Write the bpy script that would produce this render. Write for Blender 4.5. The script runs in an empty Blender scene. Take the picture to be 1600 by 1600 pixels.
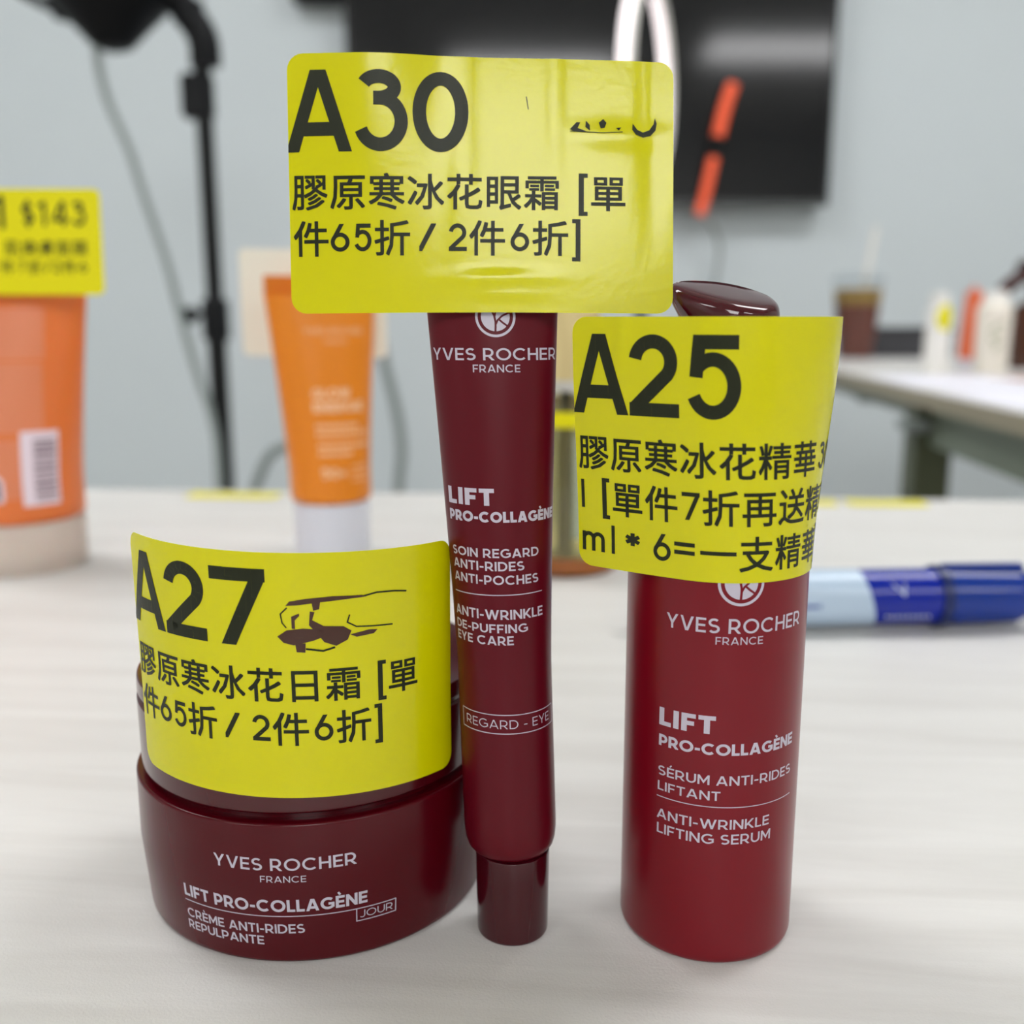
import bpy, bmesh, math, random
from math import sin, cos, pi, radians, sqrt, atan2, asin
from mathutils import Vector, Matrix

random.seed(4)
SC = bpy.context.scene
COL = SC.collection
CM = 0.01            # everything below is written in centimetres; table top is z = 0

# ------------------------------------------------------------------ camera
cam_d = bpy.data.cameras.new('camera')
cam = bpy.data.objects.new('camera', cam_d)
COL.objects.link(cam)
cam.location = (0, 0, 10.0 * CM)
cam.rotation_euler = (radians(90 - 11), 0, 0)
cam_d.sensor_width = 36
cam_d.lens = 1560 / 1600 * 36
cam_d.clip_start = 0.005
cam_d.clip_end = 50
cam_d.dof.use_dof = True
cam_d.dof.focus_distance = 0.152
cam_d.dof.aperture_fstop = 12.5
SC.camera = cam

# ------------------------------------------------------------------ world, exposure
w = bpy.data.worlds.new('world')
w.use_nodes = True
w.node_tree.nodes['Background'].inputs[0].default_value = (0.75, 0.82, 0.9, 1)
w.node_tree.nodes['Background'].inputs[1].default_value = 0.3
SC.world = w
SC.view_settings.view_transform = 'Standard'
SC.view_settings.look = 'None'
SC.view_settings.exposure = -0.1
SC.view_settings.gamma = 1
SC.view_settings.use_curve_mapping = False
PANEL_L = 12.5        # radiance of the ceiling light panels

# ------------------------------------------------------------------ materials
def srgb(r, g, b):
    f = lambda c: (c / 255 / 12.92) if c / 255 <= 0.04045 else ((c / 255 + 0.055) / 1.055) ** 2.4
    return (f(r), f(g), f(b), 1)

def mat(name, col, rough=0.5, spec=0.5, metal=0.0, trans=0.0, ior=1.45, coat=0.0, coat_rough=0.05,
        emit=None, emit_s=0.0, noise=None, bump=None, sss=0.0):
    m = bpy.data.materials.new(name)
    m.use_nodes = True
    nt = m.node_tree
    p = nt.nodes['Principled BSDF']
    p.inputs['Base Color'].default_value = col
    p.inputs['Roughness'].default_value = rough
    p.inputs['Specular IOR Level'].default_value = spec
    p.inputs['Metallic'].default_value = metal
    p.inputs['Transmission Weight'].default_value = trans
    p.inputs['IOR'].default_value = ior
    p.inputs['Coat Weight'].default_value = coat
    p.inputs['Coat Roughness'].default_value = coat_rough
    if sss:
        p.inputs['Subsurface Weight'].default_value = sss
        p.inputs['Subsurface Scale'].default_value = 0.004
    if emit:
        p.inputs['Emission Color'].default_value = emit
        p.inputs['Emission Strength'].default_value = emit_s
    tc = nt.nodes.new('ShaderNodeTexCoord')
    if noise:       # (scale, amount)  gentle variation of the base colour
        n = nt.nodes.new('ShaderNodeTexNoise')
        n.inputs['Scale'].default_value = noise[0]
        n.inputs['Detail'].default_value = 4
        nt.links.new(tc.outputs['Object'], n.inputs['Vector'])
        mp = nt.nodes.new('ShaderNodeMapRange')
        mp.inputs['To Min'].default_value = 1 - noise[1]
        mp.inputs['To Max'].default_value = 1 + noise[1]
        nt.links.new(n.outputs['Fac'], mp.inputs['Value'])
        mx = nt.nodes.new('ShaderNodeVectorMath')
        mx.operation = 'SCALE'
        mx.inputs[0].default_value = col[:3]
        nt.links.new(mp.outputs['Result'], mx.inputs['Scale'])
        nt.links.new(mx.outputs['Vector'], p.inputs['Base Color'])
    if bump:        # (scale, strength, distance)
        n2 = nt.nodes.new('ShaderNodeTexNoise')
        n2.inputs['Scale'].default_value = bump[0]
        n2.inputs['Detail'].default_value = 3
        nt.links.new(tc.outputs['Object'], n2.inputs['Vector'])
        b = nt.nodes.new('ShaderNodeBump')
        b.inputs['Strength'].default_value = bump[1]
        b.inputs['Distance'].default_value = bump[2]
        nt.links.new(n2.outputs['Fac'], b.inputs['Height'])
        nt.links.new(b.outputs['Normal'], p.inputs['Normal'])
    return m

def paper_mat(name, col, rough, transl, spec=0.5):
    """thin sheet that lets some light through"""
    m = bpy.data.materials.new(name)
    m.use_nodes = True
    nt = m.node_tree
    p = nt.nodes['Principled BSDF']
    out = nt.nodes['Material Output']
    p.inputs['Base Color'].default_value = col
    p.inputs['Roughness'].default_value = rough
    p.inputs['Specular IOR Level'].default_value = spec
    t = nt.nodes.new('ShaderNodeBsdfTranslucent')
    t.inputs['Color'].default_value = col
    mx = nt.nodes.new('ShaderNodeMixShader')
    mx.inputs[0].default_value = transl
    nt.links.new(p.outputs[0], mx.inputs[1])
    nt.links.new(t.outputs[0], mx.inputs[2])
    nt.links.new(mx.outputs[0], out.inputs['Surface'])
    tc = nt.nodes.new('ShaderNodeTexCoord')
    n2 = nt.nodes.new('ShaderNodeTexNoise')
    n2.inputs['Scale'].default_value = 900
    nt.links.new(tc.outputs['Object'], n2.inputs['Vector'])
    b = nt.nodes.new('ShaderNodeBump')
    b.inputs['Strength'].default_value = 0.12
    b.inputs['Distance'].default_value = 0.0002
    nt.links.new(n2.outputs['Fac'], b.inputs['Height'])
    nt.links.new(b.outputs['Normal'], p.inputs['Normal'])
    return m

def table_mat():
    m = bpy.data.materials.new('pale_maple_laminate')
    m.use_nodes = True
    nt = m.node_tree
    p = nt.nodes['Principled BSDF']
    p.inputs['Roughness'].default_value = 0.42
    p.inputs['Specular IOR Level'].default_value = 0.45
    tc = nt.nodes.new('ShaderNodeTexCoord')
    mp = nt.nodes.new('ShaderNodeMapping')
    mp.inputs['Scale'].default_value = (5.0, 46, 46)
    nt.links.new(tc.outputs['Object'], mp.inputs['Vector'])
    n = nt.nodes.new('ShaderNodeTexNoise')
    n.inputs['Scale'].default_value = 1.6
    n.inputs['Detail'].default_value = 6
    n.inputs['Distortion'].default_value = 1.2
    nt.links.new(mp.outputs[0], n.inputs['Vector'])
    cr = nt.nodes.new('ShaderNodeValToRGB')
    cr.color_ramp.elements[0].position = 0.22
    cr.color_ramp.elements[0].color = srgb(208, 206, 202)
    cr.color_ramp.elements[1].position = 0.62
    cr.color_ramp.elements[1].color = srgb(222, 221, 218)
    nt.links.new(n.outputs['Fac'], cr.inputs[0])
    # fine pores
    mp2 = nt.nodes.new('ShaderNodeMapping')
    mp2.inputs['Scale'].default_value = (60, 700, 700)
    nt.links.new(tc.outputs['Object'], mp2.inputs['Vector'])
    n2 = nt.nodes.new('ShaderNodeTexNoise')
    n2.inputs['Scale'].default_value = 1.0
    n2.inputs['Detail'].default_value = 3
    nt.links.new(mp2.outputs[0], n2.inputs['Vector'])
    mr = nt.nodes.new('ShaderNodeMapRange')
    mr.inputs['To Min'].default_value = 0.95
    mr.inputs['To Max'].default_value = 1.03
    nt.links.new(n2.outputs['Fac'], mr.inputs['Value'])
    vm = nt.nodes.new('ShaderNodeVectorMath')
    vm.operation = 'SCALE'
    nt.links.new(cr.outputs[0], vm.inputs[0])
    nt.links.new(mr.outputs[0], vm.inputs['Scale'])
    nt.links.new(vm.outputs[0], p.inputs['Base Color'])
    b = nt.nodes.new('ShaderNodeBump')
    b.inputs['Strength'].default_value = 0.6
    b.inputs['Distance'].default_value = 0.00012
    n3 = nt.nodes.new('ShaderNodeTexNoise')
    n3.inputs['Scale'].default_value = 2200
    nt.links.new(tc.outputs['Object'], n3.inputs['Vector'])
    nt.links.new(n3.outputs['Fac'], b.inputs['Height'])
    nt.links.new(b.outputs['Normal'], p.inputs['Normal'])
    return m

M = {}
M['table'] = table_mat()
M['table_edge'] = mat('beige_edge_band', srgb(160, 152, 130), 0.5)
M['wall'] = mat('pale_blue_grey_paint', srgb(212, 221, 225), 0.75, noise=(1.5, 0.02), bump=(60, 0.1, 0.001))
M['wall_side'] = mat('white_paint', srgb(226, 226, 222), 0.75, noise=(1.5, 0.02))
M['ceiling'] = mat('ceiling_white', srgb(232, 232, 228), 0.8, noise=(3, 0.02))
M['floor'] = mat('grey_vinyl_floor', srgb(150, 146, 138), 0.5, noise=(5, 0.06))
M['panel'] = mat('light_panel', (1, 1, 1, 1), 0.5, emit=(0.99, 0.99, 1.0, 1), emit_s=PANEL_L)
M['panel_frame'] = mat('white_metal_frame', srgb(230, 230, 230), 0.4)
M['yellow'] = paper_mat('yellow_sticker_paper', (0.79, 0.76, 0.0, 1), 0.19, 0.28, 0.5)
M['yellow_matt'] = paper_mat('yellow_sticker_paper_far', (0.93, 0.86, 0.003, 1), 0.45, 0.25, 0.3)
M['cream_back'] = paper_mat('cream_sticker_back', srgb(242, 241, 228), 0.55, 0.04, 0.3)
M['ink'] = mat('dark_green_black_ink', srgb(30, 34, 14), 0.4, 0.3)
M['ink_smear'] = mat('smeared_brown_ink', srgb(62, 26, 10), 0.3, 0.6)
M['ink_faint'] = mat('faint_show_through_ink', srgb(196, 196, 178), 0.6)
M['print'] = mat('silver_grey_print', srgb(190, 184, 198), 0.4, 0.5)
M['jar'] = mat('burgundy_jar_plastic', srgb(76, 2, 14), 0.22, 0.32, noise=(40, 0.03))
M['lid'] = mat('burgundy_glossy_lid', srgb(68, 4, 14), 0.16, 0.65)
M['tube'] = mat('burgundy_satin_tube', srgb(88, 5, 21), 0.34, 0.26, bump=(300, 0.05, 0.0002))
M['tubecap'] = mat('burgundy_cap', srgb(62, 4, 16), 0.14, 0.6)
M['bottle'] = mat('crimson_bottle_lacquer', srgb(114, 3, 22), 0.3, 0.3, coat=0.15, coat_rough=0.2)
M['pump'] = mat('dark_plum_pump', srgb(70, 8, 20), 0.07, 0.7)
M['black'] = mat('black_plastic', srgb(12, 14, 18), 0.5, 0.3)
M['blackm'] = mat('black_painted_metal', srgb(12, 14, 15), 0.45, 0.35)
M['grey'] = mat('grey_rubber', srgb(150, 158, 156), 0.55)
M['greyd'] = mat('grey_cable', srgb(140, 150, 148), 0.5)
M['screen'] = mat('glossy_dark_screen', srgb(18, 20, 24), 0.09, 0.6)
M['bezel'] = mat('black_bezel', srgb(20, 21, 24), 0.3)
M['bezel2'] = mat('dark_grey_trim', srgb(88, 92, 92), 0.4)
M['ring'] = mat('ring_light_diffuser', (1, 1, 1, 1), 0.5, emit=(1.0, 0.86, 0.88, 1), emit_s=1.15)
M['orange_bar'] = mat('coral_orange_emissive', srgb(255, 108, 70), 0.45, emit=srgb(255, 90, 50), emit_s=0.25)
M['otube'] = mat('orange_tube_plastic', srgb(228, 132, 18), 0.35, 0.5)
M['otubetop'] = mat('orange_crimp', srgb(214, 118, 12), 0.35, 0.5)
M['ocap'] = mat('pale_white_cap', srgb(214, 216, 226), 0.3)
M['oprint'] = mat('pale_peach_print', srgb(246, 200, 160), 0.5)
M['peach'] = mat('translucent_orange_gel_tube', srgb(226, 120, 56), 0.32, 0.5, sss=0.3)
M['peach_pale'] = mat('pale_peach_panel', srgb(226, 138, 104), 0.5)
M['pcap'] = mat('frosted_clear_cap', srgb(232, 216, 204), 0.35, 0.5, trans=0.35, sss=0.2)
M['barwhite'] = mat('barcode_white', srgb(232, 216, 226), 0.5)
M['bardark'] = mat('barcode_ink', srgb(88, 66, 80), 0.5)
M['pen_blue'] = mat('marker_blue_label', srgb(0, 30, 150), 0.13, 0.5)
M['pen_cap'] = mat('marker_blue_cap', srgb(6, 48, 138), 0.15, 0.5)
M['pen_dark'] = mat('marker_dark_collar', srgb(14, 34, 92), 0.3)
M['pen_light'] = mat('marker_pale_blue_label', srgb(182, 202, 222), 0.22, 0.6)
M['pen_text'] = mat('marker_white_print', srgb(210, 218, 236), 0.4)
M['glass'] = mat('clear_yellowish_glass', (0.93, 0.92, 0.72, 1), 0.05, trans=1.0, ior=1.45)
M['oil'] = mat('pale_golden_oil', (0.85, 0.78, 0.42, 1), 0.1, trans=0.75, ior=1.36)
M['amber'] = mat('amber_bottom', srgb(214, 122, 44), 0.3)
M['gold'] = mat('pale_gold_cap', srgb(226, 206, 150), 0.16, 0.7, metal=0.35)
M['silver'] = mat('silver_collar', srgb(205, 203, 196), 0.25, metal=0.3)
M['t2frame'] = mat('sage_grey_metal', srgb(120, 130, 114), 0.45)
M['t2leg'] = mat('dark_olive_metal', srgb(84, 90, 68), 0.45)
M['cupclear'] = mat('clear_cup_plastic', (0.9, 0.93, 0.95, 1), 0.1, trans=0.97, ior=1.06)
M['tea'] = mat('brown_tea', srgb(104, 44, 22), 0.4)
M['tea2'] = mat('olive_tea_top', srgb(150, 118, 44), 0.35)
M['white'] = mat('white_plastic', srgb(236, 234, 228), 0.4)
M['whitecream'] = mat('cream_white_plastic', srgb(232, 226, 214), 0.4)
M['greenprint'] = mat('green_leaf_print', srgb(170, 178, 150), 0.5)
M['charcoal'] = mat('charcoal_box', srgb(62, 62, 66), 0.6)
M['redorange'] = mat('coral_tube_plastic', srgb(232, 110, 66), 0.4)
M['brown'] = mat('brown_bottle', srgb(74, 42, 26), 0.12, 0.6)
M['brownpump'] = mat('dark_brown_pump', srgb(70, 40, 40), 0.2, 0.6)
M['paper'] = mat('white_paper', srgb(238, 238, 250), 0.6)
M['pink'] = mat('pink_card', srgb(232, 178, 208), 0.6)
M['redcard'] = mat('coral_card', srgb(196, 110, 84), 0.6)
M['mauve'] = mat('mauve_card', srgb(150, 120, 130), 0.6)

# ------------------------------------------------------------------ object helpers
def link(o, parent=None):
    COL.objects.link(o)
    if parent:
        o.parent = parent
    return o

def thing(name, label, cat, loc=(0, 0, 0), rot=(0, 0, 0), group=None):
    o = bpy.data.objects.new(name, None)
    o.empty_display_size = 0.02
    COL.objects.link(o)
    o.location = Vector(loc) * CM
    o.rotation_euler = rot
    o['label'] = label
    o['category'] = cat
    if group:
        o['group'] = group
    return o

def tag(o, label, cat=None, group=None):
    o['label'] = label
    if cat:
        o['category'] = cat
    if group:
        o['group'] = group
    return o

def mesh(name, verts, faces, m, parent=None, angle=35, smooth=True, loc=None, mats=None, fmat=None, merge=True):
    me = bpy.data.meshes.new(name)
    me.from_pydata([(v[0] * CM, v[1] * CM, v[2] * CM) for v in verts], [], faces)
    for mm in ([m] if m else []) + (mats or []):
        me.materials.append(mm)
    if fmat:
        for p, k in zip(me.polygons, fmat):
            p.material_index = k
    bm = bmesh.new()
    bm.from_mesh(me)
    if merge:
        bmesh.ops.remove_doubles(bm, verts=bm.verts, dist=1e-6)
        bmesh.ops.recalc_face_normals(bm, faces=bm.faces)
    if smooth:
        for f in bm.faces:
            f.smooth = True
        th = radians(angle)
        for e in bm.edges:
            if len(e.link_faces) == 2:
                if e.calc_face_angle(0) > th:
                    e.smooth = False
            else:
                e.smooth = False
    bm.to_mesh(me)
    bm.free()
    o = bpy.data.objects.new(name, me)
    link(o, parent)
    if loc is not None:
        o.location = Vector(loc) * CM
    return o

def rounded(prof, rad, n=5):
    """round the inner corners of an (r,z) profile. rad: dict index -> radius"""
    out = []
    for i, p in enumerate(prof):
        if i in rad and 0 < i < len(prof) - 1:
            a, b, c = Vector(prof[i - 1]), Vector(p), Vector(prof[i + 1])
            d1 = (a - b).normalized()
            d2 = (c - b).normalized()
            ang = d1.angle(d2)
            L = min(rad[i] / math.tan(ang / 2), (a - b).length * 0.49, (c - b).length * 0.49)
            p1 = b + d1 * L
            p2 = b + d2 * L
            for k in range(n + 1):
                t = k / n
                q = (1 - t) ** 2 * p1 + 2 * t * (1 - t) * b + t * t * p2
                out.append((q.x, q.y))
        else:
            out.append(tuple(p))
    return out

def lathe_vf(prof, seg=64, c=(0, 0, 0), sx=1.0, sy=1.0):
    v, f = [], []
    for (r, z) in prof:
        for k in range(seg):
            a = 2 * pi * k / seg
            v.append((c[0] + r * cos(a) * sx, c[1] + r * sin(a) * sy, c[2] + z))
    for i in range(len(prof) - 1):
        for k in range(seg):
            a, b = i * seg + k, i * seg + (k + 1) % seg
            f.append((a, b, b + seg, a + seg))
    if prof[0][0] > 1e-6:
        f.append(tuple(range(seg))[::-1])
    if prof[-1][0] > 1e-6:
        f.append(tuple(range((len(prof) - 1) * seg, len(prof) * seg)))
    return v, f

def lathe(name, prof, m, parent=None, seg=64, c=(0, 0, 0), sx=1.0, sy=1.0, **k):
    v, f = lathe_vf(prof, seg, c, sx, sy)
    return mesh(name, v, f, m, parent, **k)

def box_vf(x0, x1, y0, y1, z0, z1, b=0.0):
    """box with chamfered edges"""
    bm = bmesh.new()
    bmesh.ops.create_cube(bm, size=1)
    for v in bm.verts:
        v.co = Vector((x0 + (v.co.x + .5) * (x1 - x0), y0 + (v.co.y + .5) * (y1 - y0), z0 + (v.co.z + .5) * (z1 - z0)))
    if b > 0:
        bmesh.ops.bevel(bm, geom=bm.edges[:], offset=b, segments=2, affect='EDGES')
    bm.verts.index_update()
    v = [tuple(x.co) for x in bm.verts]
    f = [tuple(q.index for q in x.verts) for x in bm.faces]
    bm.free()
    return v, f

def box(name, x0, x1, y0, y1, z0, z1, m, parent=None, b=0.0, **k):
    v, f = box_vf(x0, x1, y0, y1, z0, z1, b)
    return mesh(name, v, f, m, parent, **k)

def spline(pts, n=8):
    P = [Vector(p) for p in pts]
    P = [2 * P[0] - P[1]] + P + [2 * P[-1] - P[-2]]
    out = []
    for i in range(1, len(P) - 2):
        for k in range(n):
            t = k / n
            a, b, c, d = P[i - 1], P[i], P[i + 1], P[i + 2]
            out.append(0.5 * ((2 * b) + (c - a) * t + (2 * a - 5 * b + 4 * c - d) * t * t + (3 * b - a - 3 * c + d) * t ** 3))
    out.append(P[-2])
    return out

def sweep_vf(path, r, seg=12, closed=False):
    v, f = [], []
    n = len(path)
    up = Vector((0, 0, 1))
    prev = None
    for i in range(n):
        if closed:
            t = (path[(i + 1) % n] - path[i - 1]).normalized()
        else:
            t = (path[min(i + 1, n - 1)] - path[max(i - 1, 0)]).normalized()
        if prev is None:
            ref = up if abs(t.dot(up)) < 0.9 else Vector((1, 0, 0))
            a = t.cross(ref).normalized()
        else:
            a = (prev - t * prev.dot(t)).normalized()
        prev = a
        b = t.cross(a)
        rr = r[i] if isinstance(r, (list, tuple)) else r
        for k in range(seg):
            an = 2 * pi * k / seg
            v.append(tuple(path[i] + (a * cos(an) + b * sin(an)) * rr))
    m_ = n if closed else n - 1
    for i in range(m_):
        for k in range(seg):
            j = (i + 1) % n
            f.append((i * seg + k, i * seg + (k + 1) % seg, j * seg + (k + 1) % seg, j * seg + k))
    if not closed:
        f.append(tuple(range(seg))[::-1])
        f.append(tuple(range((n - 1) * seg, n * seg)))
    return v, f

def sweep(name, pts, r, m, parent=None, seg=12, n=8, closed=False, smooth_path=True, **k):
    path = spline(pts, n) if smooth_path and len(pts) > 2 else [Vector(p) for p in pts]
    v, f = sweep_vf(path, r, seg, closed)
    return mesh(name, v, f, m, parent, **k)

# ------------------------------------------------------------------ flat 2-D print: stroke lettering
def clip_poly(poly, a, b, c):
    """keep a*x + b*y <= c"""
    out = []
    n = len(poly)
    for i in range(n):
        p, q = poly[i], poly[(i + 1) % n]
        dp, dq = a * p[0] + b * p[1] - c, a * q[0] + b * q[1] - c
        if dp <= 0:
            out.append(p)
        if (dp < 0 < dq) or (dq < 0 < dp):
            t = dp / (dp - dq)
            out.append((p[0] + (q[0] - p[0]) * t, p[1] + (q[1] - p[1]) * t))
    return out

def clip_rect(polys, x0, x1, y0, y1):
    out = []
    for p in polys:
        for (a, b, c) in ((-1, 0, -x0), (1, 0, x1), (0, -1, -y0), (0, 1, y1)):
            p = clip_poly(p, a, b, c)
            if len(p) < 3:
                break
        if len(p) >= 3:
            out.append(p)
    return out

def slice_x(polys, g):
    out = []
    for p in polys:
        x0, x1 = min(q[0] for q in p), max(q[0] for q in p)
        k0, k1 = math.floor(x0 / g), math.ceil(x1 / g)
        if k1 - k0 <= 1:
            out.append(p)
            continue
        for k in range(k0, k1):
            q = clip_poly(clip_poly(p, -1, 0, -k * g), 1, 0, (k + 1) * g) if True else p
            if len(q) >= 3:
                out.append(q)
    return out

def arc(cx, cy, rx, ry, a0, a1, n=None):
    n = n or max(6, int(abs(a1 - a0) / 9))
    return [(cx + rx * cos(radians(a0 + (a1 - a0) * i / n)), cy + ry * sin(radians(a0 + (a1 - a0) * i / n))) for i in range(n + 1)]

def strip(pts, t):
    """polyline -> quads of thickness t with mitred joints"""
    q = [Vector(p) for p in pts]
    keep = [q[0]]
    for p in q[1:]:
        if (p - keep[-1]).length > 1e-6:
            keep.append(p)
    q = keep
    closed = (q[0] - q[-1]).length < 1e-4
    if closed:
        q = q[:-1]
    n = len(q)
    L, R = [], []
    for i in range(n):
        if closed:
            d0 = (q[i] - q[i - 1]).normalized()
            d1 = (q[(i + 1) % n] - q[i]).normalized()
        else:
            d0 = (q[i] - q[i - 1]).normalized() if i > 0 else (q[1] - q[0]).normalized()
            d1 = (q[i + 1] - q[i]).normalized() if i < n - 1 else d0
        n0, n1 = Vector((-d0.y, d0.x)), Vector((-d1.y, d1.x))
        mm = (n0 + n1)
        if mm.length < 1e-5:
            mm = n0
        mm = mm.normalized()
        s = 1 / max(0.35, mm.dot(n0))
        L.append(q[i] + mm * (t / 2 * s))
        R.append(q[i] - mm * (t / 2 * s))
    out = []
    for i in range(n if closed else n - 1):
        j = (i + 1) % n
        out.append([tuple(L[i]), tuple(R[i]), tuple(R[j]), tuple(L[j])])
    return out

def glyph(ch, t):
    """polygons of one capital of height 1 and its width; t = stroke thickness"""
    h = t / 2
    S = []      # polylines
    y1 = 1 - h
    clip = True
    acc = None
    if ch in 'ÈÉ':
        acc = ch
        ch = 'E'
    if ch == ' ':
        return [], 0.34
    if ch == 'I':
        w_ = t; S = [[(h, 0), (h, 1)]]
    elif ch == 'L':
        w_ = .56; S = [[(h, 1), (h, h), (w_, h)]]
    elif ch == 'T':
        w_ = .70; S = [[(0, y1), (w_, y1)], [(w_ / 2, 0), (w_ / 2, 1)]]
    elif ch == 'E':
        w_ = .62; S = [[(w_, y1), (h, y1), (h, h), (w_, h)], [(h, .5), (w_ * .93, .5)]]
    elif ch == 'F':
        w_ = .60; S = [[(w_, y1), (h, y1), (h, 0)], [(h, .47), (w_ * .9, .47)]]
    elif ch == 'H':
        w_ = .76; S = [[(h, 0), (h, 1)], [(w_ - h, 0), (w_ - h, 1)], [(h, .5), (w_ - h, .5)]]
    elif ch == 'N':
        w_ = .80; S = [[(h, 0), (h, 1)], [(w_ - h, 0), (w_ - h, 1)], [(h, 1.0 - h * .4), (w_ - h, h * .4)]]
    elif ch == 'M':
        w_ = .92; S = [[(h, 0), (h, 1)], [(w_ - h, 0), (w_ - h, 1)], [(h, 1 - h * .3), (w_ / 2, .28), (w_ - h, 1 - h * .3)]]
    elif ch == 'A':
        w_ = .90; b = t * .55
        k = (w_ / 2 - t * .1 - b)
        S = [[(b - k * .2, -.2), (b + k * 1.2, 1.2)], [(w_ - b + k * .2, -.2), (w_ - b - k * 1.2, 1.2)],
             [(b + k * .28, .28), (w_ - b - k * .28, .28)]]
    elif ch == 'V':
        w_ = .86; b = t * .55
        k = (w_ / 2 - t * .1 - b)
        S = [[(b - k * .2, 1.2), (b + k * 1.2, -.2)], [(w_ - b + k * .2, 1.2), (w_ - b - k * 1.2, -.2)]]
    elif ch == 'W':
        w_ = 1.28; b = t * .53; q = (w_ - 2 * b) / 4
        S = [[(b - q * .2, 1.2), (b + q * 1.2, -.2)], [(b + q * .8, -.2), (b + q * 2.2, 1.2)],
             [(w_ - b - q * 2.2, 1.2), (w_ - b - q * .8, -.2)], [(w_ - b - q * 1.2, -.2), (w_ - b + q * .2, 1.2)]]
    elif ch == 'Y':
        w_ = .82; b = t * .6
        S = [[(w_ / 2, 0), (w_ / 2, .44)], [(b - .1, 1.2), (w_ / 2, .38)], [(w_ - b + .1, 1.2), (w_ / 2, .38)]]
    elif ch == 'K':
        w_ = .76
        S = [[(h, 0), (h, 1)], [(h, .30), (w_ + .08, 1.2)], [(.26, .52), (w_ + .05, -.12)]]
    elif ch == 'O':
        w_ = 1.02; S = [arc(w_ / 2, .5, w_ / 2 - h, .5 - h, 0, 360, 44)]
    elif ch == 'C':
        w_ = .92; r = .51 - h; S = [arc(.51, .5, r, .5 - h, 46, 314)]
    elif ch == 'G':
        w_ = .95; r = .51 - h
        S = [arc(.51, .5, r, .5 - h, 48, 318) + [(w_ - h, .16), (w_ - h, .47), (.54, .47)]]
        S = [arc(.51, .5, r, .5 - h, 48, 312), [(w_ - h, .155), (w_ - h, .47 + h)], [(w_, .47), (.54, .47)],
             [(.51 + r * cos(radians(-48)), .5 + (.5 - h) * sin(radians(-48))), (w_ - h * .9, .2)]]
    elif ch == 'D':
        w_ = .84; r = .5 - h
        S = [[(h, h), (w_ - r - h, h)] + arc(w_ - r - h, .5, r, r, -90, 90)[1:] + [(h, y1)], [(h, 0), (h, 1)]]
    elif ch in 'PR':
        w_ = .72 if ch == 'P' else .76; yb = .36
        r = (y1 - yb) / 2
        S = [[(h, 0), (h, 1)], [(h, y1), (.71 - r - h, y1)] + arc(.71 - r - h, yb + r, r, r, 90, -90)[1:] + [(h, yb)]]
        if ch == 'R':
            S.append([(.36, yb + .02), (w_ + .02, -.12)])
    elif ch == 'U':
        w_ = .78; r = w_ / 2 - h
        S = [[(h, 1), (h, h + r)] + arc(w_ / 2, h + r, r, r, 180, 360)[1:] + [(w_ - h, 1)]]
    elif ch == 'J':
        w_ = .56; r = .27 - h * .3
        S = [[(w_ - h, 1), (w_ - h, h + r)] + arc(w_ - h - r, h + r, r, r, 0, -140)[1:]]
    elif ch == 'S':
        w_ = .70; ry = (1 - 2 * h) / 4; rx = w_ / 2 - h
        S = [arc(w_ / 2, 1 - h - ry, rx * .94, ry, 38, 270) + arc(w_ / 2, h + ry, rx, ry, 90, -145)[1:]]
    elif ch == '-':
        w_ = .40; S = [[(.02, .40), (.38, .40)]]
    elif ch == '=':
        w_ = .78; S = [[(0, .36), (w_, .36)], [(0, .66), (w_, .66)]]
    elif ch == '+':
        w_ = .6; S = [[(0, .45), (w_, .45)], [(w_ / 2, .15), (w_ / 2, .75)]]
    elif ch == '/':
        w_ = .5; S = [[(-.08, -.2), (.52, 1.2)]]
    elif ch == '[':
        w_ = .26; clip = False; S = [[(w_, 1.12), (h, 1.12), (h, -.28), (w_, -.28)]]
    elif ch == ']':
        w_ = .26; clip = False; S = [[(0, 1.12), (w_ - h, 1.12), (w_ - h, -.28), (0, -.28)]]
    elif ch == '*':
        w_ = .46
        S = [[(w_ / 2 - .24 * cos(a), .55 - .24 * sin(a)), (w_ / 2 + .24 * cos(a), .55 + .24 * sin(a))] for a in (pi / 2, pi / 6, -pi / 6)]
    elif ch == 'l':
        w_ = t; S = [[(h, 0), (h, 1.08)]]; clip = False
    elif ch == 'm':
        w_ = .95; r = (w_ / 2 - h) / 2
        S = [[(h, 0), (h, .74)], [(h, .48)] + arc(h + r, .74 - h - r, r, r, 180, 0) + [(h + 2 * r, 0)],
             [(h + 2 * r, .48)] + arc(h + 3 * r, .74 - h - r, r, r, 180, 0) + [(h + 4 * r, 0)]]
    elif ch == '0':
        w_ = .70; S = [arc(w_ / 2, .5, w_ / 2 - h, .5 - h, 0, 360, 48)]
    elif ch == '1':
        w_ = .36; S = [[(w_ - h, 0), (w_ - h, 1)], [(0, .80), (w_ - h * .6, 1 - h * .9)]]
    elif ch == '2':
        w_ = .66; r = w_ / 2 - h; cy = 1 - h - r
        S = [arc(w_ / 2 - .01, cy, r * .96, r, 172, -38) + [(-.14, -.10)], [(0, h), (w_, h)]]
    elif ch == '3':
        w_ = .70; r2 = .285 * 1.0; r1 = (1 - 2 * h - 2 * r2) / 2
        S = [arc(w_ / 2 - .03, 1 - h - r1, r1 + .07, r1, 158, -90), [(w_ * .36, h + 2 * r2), (w_ / 2, h + 2 * r2)],
             arc(w_ / 2 - .01, h + r2, w_ / 2 - h, r2, 90, -160)]
    elif ch == '4':
        w_ = .76; S = [[(.56, 0), (.56, 1)], [(0, .25), (w_, .25)], [(.56, 1 + .02), (h * .6, .25)]]
    elif ch == '5':
        w_ = .69; ry = .315; r = w_ / 2 - h
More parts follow.
